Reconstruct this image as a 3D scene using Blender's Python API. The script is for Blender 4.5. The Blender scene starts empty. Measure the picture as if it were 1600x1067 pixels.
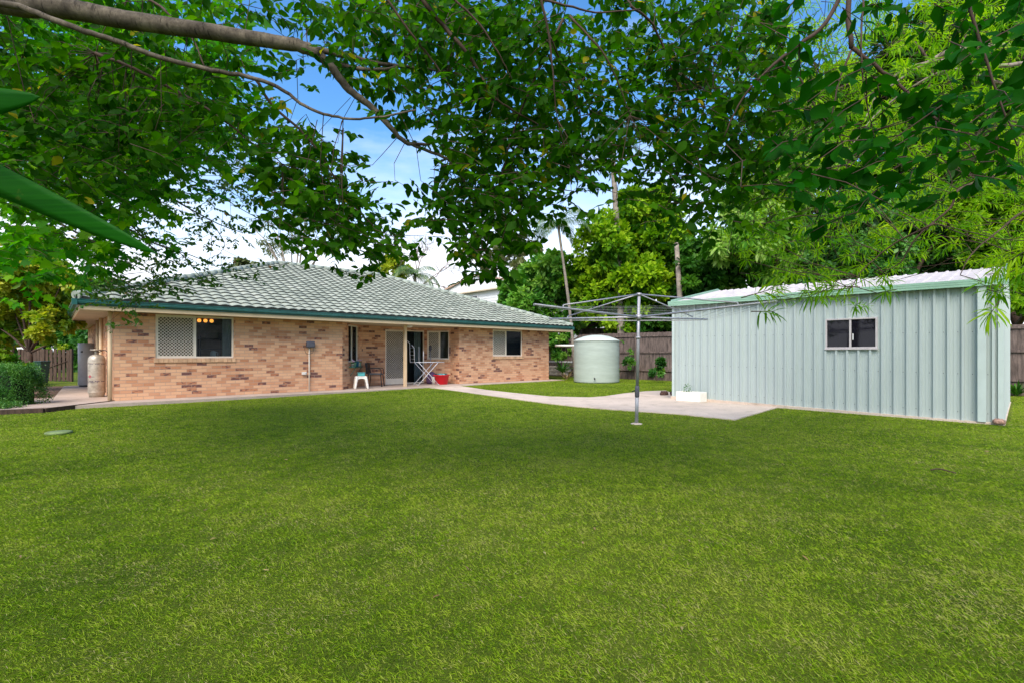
import bpy, math, random
import numpy as np
from mathutils import Vector, Matrix
rng = np.random.default_rng(7); random.seed(7)
sc = bpy.context.scene; COL = sc.collection
F, CX, HY, CZ = 783.0, 800.0, 553.5, 1.25          # focal in photo pixels, horizon row, eye height

def W(px, py, d):                                   # a point seen at (px, py), d metres ahead
    return np.array([(px-CX)/F*d, d, CZ+(HY-py)/F*d])
def sm(t): t = min(max(t, 0), 1); return t*t*(3-2*t)
def g(x, y): return 0.055*sm((y+0.5*x-8)/10)        # gentle rise of the lawn
# ------------------------------------------------------------------ helpers
def tag(o, label=None, cat=None, group=None, kind=None):
    if label: o['label'] = label
    if cat: o['category'] = cat
    if group: o['group'] = group
    if kind: o['kind'] = kind
    return o
def thing(name, label, cat, loc=(0, 0, 0), rz=0, group=None):
    o = bpy.data.objects.new(name, None); o.empty_display_size = .2; COL.objects.link(o)
    o.location = loc; o.rotation_euler = (0, 0, rz)
    return tag(o, label, cat, group)
def link(name, me, parent=None, loc=None):
    o = bpy.data.objects.new(name, me); COL.objects.link(o)
    if parent is not None: o.parent = parent
    if loc is not None: o.location = loc
    return o
class MB:
    def __init__(s): s.v = []; s.f = []; s.uv = []; s.m = []; s.sm = []
    def face(s, pts, uv=None, m=0, smooth=False):
        n = len(s.v); s.v += [tuple(p) for p in pts]; s.f.append(tuple(range(n, n+len(pts))))
        s.uv.append(uv); s.m.append(m); s.sm.append(smooth)
    def box(s, x0, y0, z0, x1, y1, z1, m=0):
        n = len(s.v)
        s.v += [(x0,y0,z0),(x1,y0,z0),(x1,y1,z0),(x0,y1,z0),(x0,y0,z1),(x1,y0,z1),(x1,y1,z1),(x0,y1,z1)]
        for f in ((0,3,2,1),(4,5,6,7),(0,1,5,4),(1,2,6,5),(2,3,7,6),(3,0,4,7)):
            s.f.append(tuple(n+i for i in f)); s.uv.append(None); s.m.append(m); s.sm.append(False)
        return s
    def bar(s, a, b, w, h=None, m=0):               # square bar between two points
        a = Vector(a); b = Vector(b); h = h or w; d = (b-a).normalized()
        up = Vector((0,0,1)) if abs(d.z) < .95 else Vector((0,1,0))
        sx = d.cross(up).normalized()*w/2; sy = sx.cross(d).normalized()*h/2
        n = len(s.v)
        for p in (a, b):
            for q in (-sx-sy, sx-sy, sx+sy, -sx+sy): s.v.append(tuple(p+q))
        for f in ((3,2,1,0),(4,5,6,7),(0,1,5,4),(1,2,6,5),(2,3,7,6),(3,0,4,7)):
            s.f.append(tuple(n+i for i in f)); s.uv.append(None); s.m.append(m); s.sm.append(False)
        return s
    def tube(s, pts, r, seg=8, m=0, cap=True, smooth=True):
        pts = [Vector(p) for p in pts]
        if not hasattr(r, '__len__'): r = [r]*len(pts)
        n0 = len(s.v); k = len(pts); ref = None
        for i, p in enumerate(pts):
            d = (pts[min(i+1,k-1)]-pts[max(i-1,0)]).normalized()
            if ref is None:
                ref = d.cross(Vector((0,0,1)) if abs(d.z) < .9 else Vector((1,0,0))).normalized()
            ref = (ref-d*ref.dot(d)).normalized(); q = d.cross(ref)
            for j in range(seg):
                a = 2*math.pi*j/seg
                s.v.append(tuple(p+(ref*math.cos(a)+q*math.sin(a))*r[i]))
        for i in range(k-1):
            for j in range(seg):
                a = n0+i*seg+j; b = n0+i*seg+(j+1)%seg
                s.f.append((a,b,b+seg,a+seg)); s.uv.append(None); s.m.append(m); s.sm.append(smooth)
        if cap:
            s.f.append(tuple(n0+j for j in range(seg))[::-1]); s.f.append(tuple(n0+(k-1)*seg+j for j in range(seg)))
            s.uv += [None, None]; s.m += [m, m]; s.sm += [False, False]
        return s
    def lathe(s, prof, seg=32, c=(0,0), m=0, smooth=True):
        n0 = len(s.v); k = len(prof)
        for r, z in prof:
            for j in range(seg):
                a = 2*math.pi*j/seg; s.v.append((c[0]+r*math.cos(a), c[1]+r*math.sin(a), z))
        for i in range(k-1):
            for j in range(seg):
                a = n0+i*seg+j; b = n0+i*seg+(j+1)%seg
                s.f.append((a,b,b+seg,a+seg)); s.uv.append(None); s.m.append(m); s.sm.append(smooth)
        for i, rev in ((0, True), (k-1, False)):
            if prof[i][0] > 1e-3:
                f = tuple(n0+i*seg+j for j in range(seg)); s.f.append(f[::-1] if rev else f)
                s.uv.append(None); s.m.append(m); s.sm.append(False)
        return s
    def build(s, name, mats, parent=None, loc=None, bevel=0):
        me = bpy.data.meshes.new(name); me.from_pydata(s.v, [], s.f)
        if any(u is not None for u in s.uv):
            ul = me.uv_layers.new(name='UVMap').data; i = 0
            for f, u in zip(s.f, s.uv):
                for j in range(len(f)):
                    if u is not None: ul[i].uv = u[j]
                    i += 1
        mats = mats if isinstance(mats, (list, tuple)) else [mats]
        for m in mats: me.materials.append(m)
        me.polygons.foreach_set('material_index', s.m); me.polygons.foreach_set('use_smooth', s.sm)
        me.update()
        o = link(name, me, parent, loc)
        if bevel:
            b = o.modifiers.new('b', 'BEVEL'); b.width = bevel; b.segments = 2; b.limit_method = 'ANGLE'
        return o
def np_mesh(name, V, faces, mat, parent=None, rnd=None, loc=None, smooth=False):
    """V (n,3); faces: list of int arrays (m,k), one array for each polygon size"""
    me = bpy.data.meshes.new(name); me.vertices.add(len(V)); me.vertices.foreach_set('co', V.astype(np.float32).ravel())
    idx = np.concatenate([f.ravel() for f in faces]); tot = np.concatenate([np.full(len(f), f.shape[1]) for f in faces])
    st = np.concatenate([[0], np.cumsum(tot)[:-1]])
    me.loops.add(len(idx)); me.loops.foreach_set('vertex_index', idx.astype(np.int32))
    me.polygons.add(len(tot)); me.polygons.foreach_set('loop_start', st.astype(np.int32)); me.polygons.foreach_set('loop_total', tot.astype(np.int32))
    if smooth: me.polygons.foreach_set('use_smooth', np.ones(len(tot), bool))
    me.materials.append(mat); me.update(calc_edges=True)
    if rnd is not None:
        a = me.attributes.new('rnd', 'FLOAT', 'POINT'); a.data.foreach_set('value', rnd.astype(np.float32))
    return link(name, me, parent, loc)
def norm(a): return a/np.maximum(np.linalg.norm(a, axis=-1, keepdims=True), 1e-9)
TEMPL = {
 'ovate': (np.array([[0,0,0],[.3,0,-.03],[.65,0,-.03],[1,0,-.14],[.10,.17,.02],[.38,.32,.05],[.72,.2,.02],[.10,-.17,.02],[.38,-.32,.05],[.72,-.2,.02]]),
           [[0,4,1],[0,1,7],[6,3,2],[2,3,9]], [[4,5,2,1],[5,6,2,2],[1,2,8,7],[2,9,8,8]]),
 'quad': (np.array([[0,0,0],[.45,.33,.05],[1,0,-.1],[.45,-.33,.05]]), [[0,1,2],[0,2,3]], []),
 'lobed': (np.array([[0,0,0],[.35,0,-.03],[1,0,-.1],[.1,.42,0],[.3,.25,.02],[.62,.5,.02],[.6,.22,.02],[.1,-.42,0],[.3,-.25,.02],[.62,-.5,.02],[.6,-.22,.02]]),
           [[0,3,4],[0,4,1],[4,5,6],[0,8,7],[0,1,8],[8,10,9]], [[1,4,6,2],[1,2,10,8]]),
 'strap': (np.array([[0,0,0],[.3,.05,.03],[.3,-.05,.03],[.7,.045,-.02],[.7,-.045,-.02],[1,0,-.14]]), [[0,1,2],[3,5,4]], [[1,3,4,2]]),
 'blade': (np.array([[0,.5,0],[0,-.5,0],[.55,.0,.06],[1,0,.30]]), [[0,2,1],[0,3,2]], []),
}
def scatter(name, P, D, N, L, Wd, kind, mat, parent=None, rnd=None, loc=None):
    T, tri, quad = TEMPL[kind]; n = len(P); k = len(T)
    D = norm(D); S = norm(np.cross(D, N)); N = np.cross(S, D)
    L = np.broadcast_to(L, n); Wd = np.broadcast_to(Wd, n)
    V = P[:,None,:]+D[:,None,:]*(T[None,:,0]*L[:,None])[...,None]+S[:,None,:]*(T[None,:,1]*Wd[:,None])[...,None]+N[:,None,:]*(T[None,:,2]*L[:,None])[...,None]
    base = (np.arange(n)*k)[:,None,None]; fs = []
    quad = [q for q in quad]; tri = list(tri)
    for q in list(quad):
        if len(set(q)) < 4:
            quad.remove(q); c = []
            for i in q:
                if i not in c: c.append(i)
            tri.append(c)
    if tri: fs.append((base+np.array(tri)[None]).reshape(-1,3))
    if quad: fs.append((base+np.array(quad)[None]).reshape(-1,4))
    if rnd is None: rnd = rng.random(n)
    return np_mesh(name, V.reshape(-1,3), fs, mat, parent, np.repeat(rnd, k), loc)
def smooth_path(pts, n=4):
    pts = [np.array(p, float) for p in pts]; P = [2*pts[0]-pts[1]]+pts+[2*pts[-1]-pts[-2]]; out = []
    for i in range(1, len(P)-2):
        for k in range(n):
            t = k/n; a, b, c, d = P[i-1:i+3]
            out.append(.5*((2*b)+(-a+c)*t+(2*a-5*b+4*c-d)*t*t+(-a+3*b-3*c+d)*t**3))
    out.append(pts[-1]); return out
# ------------------------------------------------------------------ materials
def nm(name):
    m = bpy.data.materials.new(name); m.use_nodes = True; nt = m.node_tree
    return m, nt, nt.nodes['Principled BSDF']
def node(nt, t, **kw):
    n = nt.nodes.new(t)
    for k, v in kw.items():
        if k in n.inputs: n.inputs[k].default_value = v
        else: setattr(n, k, v)
    return n
def ramp(nt, stops, fac=None, interp='LINEAR'):
    r = nt.nodes.new('ShaderNodeValToRGB'); cr = r.color_ramp; cr.interpolation = interp
    while len(cr.elements) < len(stops): cr.elements.new(.5)
    for e, (p, c) in zip(cr.elements, stops): e.position = p; e.color = (*c, 1)
    if fac is not None: nt.links.new(fac, r.inputs[0])
    return r
def mat(name, c, rough=.6, metal=0, var=.12, scale=6, bump=0, bscale=60, spec=.4, stretch=None):
    """one base colour with soft wear-like variation"""
    m, nt, b = nm(name); L = nt.links.new
    tc = node(nt, 'ShaderNodeTexCoord'); mp = node(nt, 'ShaderNodeMapping'); L(tc.outputs['Object'], mp.inputs[0])
    if stretch: mp.inputs['Scale'].default_value = stretch
    n = node(nt, 'ShaderNodeTexNoise', Scale=scale, Detail=6, Roughness=.65); L(mp.outputs[0], n.inputs[0])
    d = tuple(x*(1-var*1.6) for x in c); e = tuple(min(1, x*(1+var)) for x in c)
    r = ramp(nt, [(.3, d), (.7, e)], n.outputs[0]); L(r.outputs[0], b.inputs['Base Color'])
    b.inputs['Roughness'].default_value = rough; b.inputs['Metallic'].default_value = metal; b.inputs['Specular IOR Level'].default_value = spec
    if bump:
        n2 = node(nt, 'ShaderNodeTexNoise', Scale=bscale, Detail=5); L(mp.outputs[0], n2.inputs[0])
        bp = node(nt, 'ShaderNodeBump', Strength=bump, Distance=.01); L(n2.outputs[0], bp.inputs['Height']); L(bp.outputs[0], b.inputs['Normal'])
    return m
def leafmat(name, cols, trans=.35, rough=.42, spec=.35):
    m, nt, b = nm(name); L = nt.links.new
    at = node(nt, 'ShaderNodeAttribute', attribute_name='rnd')
    k = len(cols); r = ramp(nt, [(i/(k-1) if k > 1 else 0, c) for i, c in enumerate(cols)], at.outputs['Fac'])
    L(r.outputs[0], b.inputs['Base Color']); b.inputs['Roughness'].default_value = rough; b.inputs['Specular IOR Level'].default_value = spec
    t = node(nt, 'ShaderNodeBsdfTranslucent')
    mx = node(nt, 'ShaderNodeMix', data_type='RGBA', blend_type='MULTIPLY'); mx.inputs[0].default_value = 1
    L(r.outputs[0], mx.inputs[6]); mx.inputs[7].default_value = (1.4, 1.5, .4, 1)
    L(mx.outputs[2], t.inputs[0])
    ms = node(nt, 'ShaderNodeMixShader'); ms.inputs[0].default_value = trans
    L(b.outputs[0], ms.inputs[1]); L(t.outputs[0], ms.inputs[2]); L(ms.outputs[0], nt.nodes['Material Output'].inputs[0])
    return m
def strapmat():
    m = leafmat('leaf_strap', [(.010,.13,.004), (.014,.14,.005)], .5, .5, .12); nt = m.node_tree; b = nt.nodes['Principled BSDF']; L = nt.links.new
    tc = node(nt, 'ShaderNodeTexCoord'); mp = node(nt, 'ShaderNodeMapping'); mp.inputs['Scale'].default_value = (3, 3, 130); mp.inputs['Rotation'].default_value = (0, -.42, 0); L(tc.outputs['Object'], mp.inputs[0])
    n = node(nt, 'ShaderNodeTexNoise', Scale=1.2, Detail=3); L(mp.outputs[0], n.inputs[0])
    n2 = node(nt, 'ShaderNodeTexNoise', Scale=22, Detail=4); L(tc.outputs['Object'], n2.inputs[0])
    r = ramp(nt, [(.35, (.008,.11,.003)), (.65, (.018,.16,.006))], n.outputs[0]); r2 = ramp(nt, [(.68, (0,0,0)), (.74, (1,1,1))], n2.outputs[0])
    mx = node(nt, 'ShaderNodeMix', data_type='RGBA'); L(r2.outputs[0], mx.inputs[0]); L(r.outputs[0], mx.inputs[6]); mx.inputs[7].default_value = (.16,.20,.03,1)
    for q in list(nt.links):
        if q.to_node == b and q.to_socket.name == 'Base Color': nt.links.remove(q)
    L(mx.outputs[2], b.inputs['Base Color'])
    for q in nt.nodes:
        if q.type == 'MIX' and q.blend_type == 'MULTIPLY': L(mx.outputs[2], q.inputs[6])
    bp = node(nt, 'ShaderNodeBump', Strength=.35, Distance=.002); L(n.outputs[0], bp.inputs['Height']); L(bp.outputs[0], b.inputs['Normal'])
    return m
def tilemat():
    m, nt, b = nm('roof_tile'); L = nt.links.new; tc = node(nt, 'ShaderNodeTexCoord')
    sn = node(nt, 'ShaderNodeVectorMath', operation='SNAP'); L(tc.outputs['Object'], sn.inputs[0]); sn.inputs[1].default_value = (.30,.315,50)
    wn = node(nt, 'ShaderNodeTexWhiteNoise'); L(sn.outputs[0], wn.inputs['Vector'])
    n = node(nt, 'ShaderNodeTexNoise', Scale=1.1, Detail=8, Roughness=.7); L(tc.outputs['Object'], n.inputs[0])
    n2 = node(nt, 'ShaderNodeTexNoise', Scale=26, Detail=5, Roughness=.7); L(tc.outputs['Object'], n2.inputs[0])
    r = ramp(nt, [(.3, (.23,.25,.21)), (.5, (.33,.355,.29)), (.7, (.40,.41,.35))], n.outputs[0])
    rw = ramp(nt, [(0, (.84,.86,.84)), (1, (1.1,1.1,1.08))], wn.outputs['Value'])
    rl = ramp(nt, [(.34, (.45,.45,.40)), (.46, (1,1,1))], n2.outputs[0])
    a = node(nt, 'ShaderNodeMix', data_type='RGBA', blend_type='MULTIPLY'); a.inputs[0].default_value = 1; L(r.outputs[0], a.inputs[6]); L(rw.outputs[0], a.inputs[7])
    c = node(nt, 'ShaderNodeMix', data_type='RGBA', blend_type='MULTIPLY'); c.inputs[0].default_value = .7; L(a.outputs[2], c.inputs[6]); L(rl.outputs[0], c.inputs[7])
    L(c.outputs[2], b.inputs['Base Color']); b.inputs['Roughness'].default_value = .9; b.inputs['Specular IOR Level'].default_value = .15
    bp = node(nt, 'ShaderNodeBump', Strength=.4, Distance=.006); L(n2.outputs[0], bp.inputs['Height']); L(bp.outputs[0], b.inputs['Normal']); return m
def concmat(name, c, stain):
    m, nt, b = nm(name); L = nt.links.new; tc = node(nt, 'ShaderNodeTexCoord')
    n = node(nt, 'ShaderNodeTexNoise', Scale=.7, Detail=9, Roughness=.72); L(tc.outputs['Object'], n.inputs[0])
    n2 = node(nt, 'ShaderNodeTexNoise', Scale=60, Detail=5); L(tc.outputs['Object'], n2.inputs[0])
    n3 = node(nt, 'ShaderNodeTexNoise', Scale=2.3, Detail=6, Roughness=.7); L(tc.outputs['Object'], n3.inputs[0])
    r = ramp(nt, [(.3, tuple(x*.74 for x in c)), (.5, c), (.7, tuple(min(1,x*1.15) for x in c))], n.outputs[0])
    st = ramp(nt, [(.56, (0,0,0)), (.70, (1,1,1))], n3.outputs[0])
    a = node(nt, 'ShaderNodeMix', data_type='RGBA'); mu = node(nt, 'ShaderNodeMath', operation='MULTIPLY'); L(st.outputs[0], mu.inputs[0]); mu.inputs[1].default_value = .6; L(mu.outputs[0], a.inputs[0]); L(r.outputs[0], a.inputs[6]); a.inputs[7].default_value = (*stain, 1)
    g_ = ramp(nt, [(.3, (.8,.8,.8)), (.7, (1.1,1.1,1.1))], n2.outputs[0])
    d = node(nt, 'ShaderNodeMix', data_type='RGBA', blend_type='MULTIPLY'); d.inputs[0].default_value = .8; L(a.outputs[2], d.inputs[6]); L(g_.outputs[0], d.inputs[7]); L(d.outputs[2], b.inputs['Base Color'])
    b.inputs['Roughness'].default_value = .92; b.inputs['Specular IOR Level'].default_value = .15
    bp = node(nt, 'ShaderNodeBump', Strength=.5, Distance=.004); L(n2.outputs[0], bp.inputs['Height']); L(bp.outputs[0], b.inputs['Normal']); return m
def brickmat():
    m, nt, b = nm('brick'); L = nt.links.new
    tc = node(nt, 'ShaderNodeTexCoord')
    def bt(c1, c2, mo):
        t = node(nt, 'ShaderNodeTexBrick', Scale=1.0); t.inputs['Color1'].default_value = (*c1, 1); t.inputs['Color2'].default_value = (*c2, 1)
        t.inputs['Mortar'].default_value = (*mo, 1); t.inputs['Mortar Size'].default_value = .0055; t.inputs['Mortar Smooth'].default_value = .2
        t.inputs['Brick Width'].default_value = .24; t.inputs['Row Height'].default_value = .086
        L(tc.outputs['UV'], t.inputs['Vector']); return t
    t = bt((0,0,0), (1,1,1), (0,0,0))
    n = node(nt, 'ShaderNodeTexNoise', Scale=1.4, Detail=3); L(tc.outputs['UV'], n.inputs[0])
    ad = node(nt, 'ShaderNodeMath', operation='MULTIPLY_ADD'); L(n.outputs[0], ad.inputs[0]); ad.inputs[1].default_value = .5; 
    sep = node(nt, 'ShaderNodeSeparateColor'); L(t.outputs['Color'], sep.inputs[0]); L(sep.outputs[0], ad.inputs[2])
    r = ramp(nt, [(0, (.68,.385,.225)), (.40, (.73,.425,.255)), (.66, (.61,.315,.18)), (.84, (.50,.225,.12)), (1.0, (.38,.15,.09))], None)
    sc2 = node(nt, 'ShaderNodeMath', operation='MULTIPLY'); L(ad.outputs[0], sc2.inputs[0]); sc2.inputs[1].default_value = .76; L(sc2.outputs[0], r.inputs[0])
    # smudges of dark firing across parts of some bricks
    n2 = node(nt, 'ShaderNodeTexNoise', Scale=16, Detail=2); mp = node(nt, 'ShaderNodeMapping'); mp.inputs['Scale'].default_value = (.55, 1.5, 1)
    L(tc.outputs['UV'], mp.inputs[0]); L(mp.outputs[0], n2.inputs[0])
    dk = node(nt, 'ShaderNodeMath', operation='MULTIPLY_ADD'); L(n2.outputs[0], dk.inputs[0]); dk.inputs[1].default_value = .55; L(sep.outputs[0], dk.inputs[2])
    dr = node(nt, 'ShaderNodeMapRange'); L(dk.outputs[0], dr.inputs[0]); dr.inputs[1].default_value = 1.17; dr.inputs[2].default_value = 1.24
    mx = node(nt, 'ShaderNodeMix', data_type='RGBA'); L(dr.outputs[0], mx.inputs[0]); L(r.outputs[0], mx.inputs[6]); mx.inputs[7].default_value = (.17,.085,.075,1)
    n4 = node(nt, 'ShaderNodeTexNoise', Scale=90, Detail=4); L(tc.outputs['UV'], n4.inputs[0])
    mg = node(nt, 'ShaderNodeMix', data_type='RGBA', blend_type='MULTIPLY'); mg.inputs[0].default_value = .45; L(mx.outputs[2], mg.inputs[6])
    rg = ramp(nt, [(.3, (.6,.6,.6)), (.7, (1.15,1.15,1.15))], n4.outputs[0]); L(rg.outputs[0], mg.inputs[7])
    mm = node(nt, 'ShaderNodeMix', data_type='RGBA'); L(t.outputs['Fac'], mm.inputs[0]); L(mg.outputs[2], mm.inputs[6]); mm.inputs[7].default_value = (.45,.31,.23,1)
    L(mm.outputs[2], b.inputs['Base Color']); b.inputs['Roughness'].default_value = .9; b.inputs['Specular IOR Level'].default_value = .15
    inv = node(nt, 'ShaderNodeMath', operation='SUBTRACT'); inv.inputs[0].default_value = 1; L(t.outputs['Fac'], inv.inputs[1])
    ah = node(nt, 'ShaderNodeMath', operation='MULTIPLY_ADD'); L(n4.outputs[0], ah.inputs[0]); ah.inputs[1].default_value = .4; L(inv.outputs[0], ah.inputs[2])
    bp = node(nt, 'ShaderNodeBump', Strength=.9, Distance=.006); L(ah.outputs[0], bp.inputs['Height']); L(bp.outputs[0], b.inputs['Normal'])
    return m
def glassmat(name, tint=(.8,.85,.85), op=.25, base=(.02,.025,.03)):
    m, nt, b = nm(name); L = nt.links.new
    tr = node(nt, 'ShaderNodeBsdfTransparent'); tr.inputs[0].default_value = (*tint, 1)
    b.inputs['Base Color'].default_value = (*base, 1); b.inputs['Roughness'].default_value = .04; b.inputs['Specular IOR Level'].default_value = .9
    fr = node(nt, 'ShaderNodeFresnel', IOR=1.5); ad = node(nt, 'ShaderNodeMath', operation='ADD'); L(fr.outputs[0], ad.inputs[0]); ad.inputs[1].default_value = op
    ms = node(nt, 'ShaderNodeMixShader'); L(ad.outputs[0], ms.inputs[0]); L(tr.outputs[0], ms.inputs[1]); L(b.outputs[0], ms.inputs[2])
    L(ms.outputs[0], nt.nodes['Material Output'].inputs[0]); return m
def emis(name, c, s):
    m, nt, b = nm(name); b.inputs['Base Color'].default_value = (*c, 1); b.inputs['Emission Color'].default_value = (*c, 1); b.inputs['Emission Strength'].default_value = s; return m
def groundmat(name, cols, s1=.6, s2=25, bump=.6):
    m, nt, b = nm(name); L = nt.links.new; tc = node(nt, 'ShaderNodeTexCoord')
    a = node(nt, 'ShaderNodeTexNoise', Scale=s1, Detail=8, Roughness=.7); L(tc.outputs['Object'], a.inputs[0])
    c = node(nt, 'ShaderNodeTexNoise', Scale=s2, Detail=8, Roughness=.75); L(tc.outputs['Object'], c.inputs[0])
    ad = node(nt, 'ShaderNodeMath', operation='ADD'); L(a.outputs[0], ad.inputs[0]); L(c.outputs[0], ad.inputs[1])
    hf = node(nt, 'ShaderNodeMath', operation='MULTIPLY'); L(ad.outputs[0], hf.inputs[0]); hf.inputs[1].default_value = .5
    k = len(cols); r = ramp(nt, [(.36+.28*i/(k-1), x) for i, x in enumerate(cols)], hf.outputs[0]); L(r.outputs[0], b.inputs['Base Color'])
    b.inputs['Roughness'].default_value = .95; b.inputs['Specular IOR Level'].default_value = .1
    bp = node(nt, 'ShaderNodeBump', Strength=bump, Distance=.02); L(c.outputs[0], bp.inputs['Height']); L(bp.outputs[0], b.inputs['Normal'])
    return m
M = dict(
 brick=brickmat(),
 tile=tilemat(),
 lapshade=mat('tile_lap_shade', (.045,.05,.045), .95),  # dark colour on the risers paints the shade under each tile lip
 ridge=mat('ridge_cap', (.30,.34,.29), .85, var=.2, scale=5, bump=.4),
 teal=mat('teal_gutter', (.024,.115,.105), .35, var=.2, scale=3),
 cream=mat('cream_paint', (.68,.50,.31), .6, var=.08, scale=2),
 soffit=mat('soffit_paint', (.60,.50,.37), .7, var=.08, scale=2),
 alum=mat('window_frame', (.74,.66,.55), .4, var=.05),
 white=mat('white_paint', (.78,.78,.76), .5, var=.06),
 glass=glassmat('window_glass', (.8,.85,.85), .07),
 darkglass=glassmat('shed_glass', (.3,.3,.32), .35, (.02,.018,.03)),
 room=mat('room_wall', (.34,.25,.15), .9, var=.3, scale=3),
 curtain=mat('curtain', (.42,.42,.40), .9, var=.15, scale=3),
 dark=mat('black_plastic', (.015,.015,.018), .4),
 concrete=concmat('concrete', (.60,.49,.40), (.30,.24,.17)),
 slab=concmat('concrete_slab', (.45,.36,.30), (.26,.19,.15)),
 shed=mat('shed_steel', (.40,.465,.455), .5, var=.03, scale=2, stretch=(1,1,.35)),
 shedtrim=mat('shed_trim', (.46,.54,.52), .45, var=.05, scale=3),
 shedgut=mat('shed_gutter', (.27,.45,.335), .4, var=.08, scale=3),
 shedroof=mat('shed_roof', (.58,.53,.52), .5, var=.14, scale=2.5),
 steel=mat('galvanised_steel', (.42,.42,.46), .55, .45, var=.12, scale=9),
 wire=mat('line_wire', (.35,.35,.37), .5, .3),
 tank=mat('tank_plastic', (.35,.405,.355), .5, var=.07, scale=1.5, stretch=(1,1,6)),
 tanktop=mat('tank_lid', (.52,.57,.52), .5, var=.06),
 fence=mat('weathered_paling', (.135,.10,.085), .9, var=.45, scale=4, bump=.6, bscale=30, stretch=(3,3,.5)),
 timber=mat('dark_timber', (.075,.045,.03), .85, var=.4, scale=5, bump=.5, stretch=(3,3,.5)),
 bark=mat('smooth_bark', (.15,.115,.075), .85, var=.45, scale=9, bump=.9, bscale=35),
 twig=mat('brown_twig', (.075,.045,.03), .85, var=.3, scale=12),
 paletrunk=mat('pale_trunk', (.24,.20,.16), .9, var=.3, scale=5, bump=.6),
 gas=mat('galvanised_cylinder', (.44,.39,.32), .45, .35, var=.25, scale=6),
 enamel=mat('pale_enamel', (.44,.43,.44), .5, var=.08),
 red=mat('red_plastic', (.70,.008,.02), .35, var=.05),
 tealp=mat('teal_plastic', (.10,.42,.42), .45),
 bluep=mat('blue_plastic', (.02,.16,.30), .45),
 cloth=mat('cloth_dark', (.02,.06,.08), .9),
 purple=mat('purple_cloth', (.10,.05,.12), .9),
 orange=mat('orange_flower', (.55,.22,.08), .7),
 pink=mat('pink_flower', (.6,.4,.6), .7),
 rust=mat('rusty_brick', (.10,.055,.045), .95, var=.5, scale=30, bump=1),
 foam=mat('foam_white', (.80,.78,.70), .8, var=.06),
 mulch=groundmat('mulch', [(.05,.03,.02), (.16,.10,.07), (.30,.22,.16)], 2, 30),
 soil=groundmat('lawn_soil', [(.035,.055,.006), (.08,.12,.009), (.13,.17,.016), (.16,.16,.045)], .5, 60, 1.0),
 stone=groundmat('stone', [(.12,.11,.10), (.28,.25,.22), (.40,.37,.33)], 2, 12),
 lamp=emis('lamp_glow', (1,.34,.05), 1.0),
 board=mat('weatherboard', (.80,.80,.80), .6, var=.03),
 lroof=mat('far_roof', (.50,.34,.25), .7),
 greyp=mat('grey_plastic', (.09,.09,.115), .45),
 lightp=mat('light_plastic', (.72,.68,.62), .4, var=.04),
)
def barkmat():
    m, nt, b = nm('limb_bark'); L = nt.links.new; tc = node(nt, 'ShaderNodeTexCoord')
    a = node(nt, 'ShaderNodeTexNoise', Scale=7, Detail=8, Roughness=.7); L(tc.outputs['Object'], a.inputs[0])
    mp = node(nt, 'ShaderNodeMapping'); mp.inputs['Scale'].default_value = (9, 2, 2); L(tc.outputs['Object'], mp.inputs[0])
    c = node(nt, 'ShaderNodeTexNoise', Scale=7, Detail=4, Roughness=.6); L(mp.outputs[0], c.inputs[0])
    r = ramp(nt, [(.32, (.035,.028,.022)), (.5, (.10,.082,.062)), (.68, (.21,.175,.13))], a.outputs[0])
    r2 = ramp(nt, [(.33, (.25,.25,.25)), (.42, (1,1,1))], c.outputs[0])
    mx = node(nt, 'ShaderNodeMix', data_type='RGBA', blend_type='MULTIPLY'); mx.inputs[0].default_value = .8; L(r.outputs[0], mx.inputs[6]); L(r2.outputs[0], mx.inputs[7])
    L(mx.outputs[2], b.inputs['Base Color']); b.inputs['Roughness'].default_value = .9; b.inputs['Specular IOR Level'].default_value = .15
    bp = node(nt, 'ShaderNodeBump', Strength=.8, Distance=.008); L(c.outputs[0], bp.inputs['Height']); L(bp.outputs[0], b.inputs['Normal']); return m
M['bark'] = barkmat()
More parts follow.
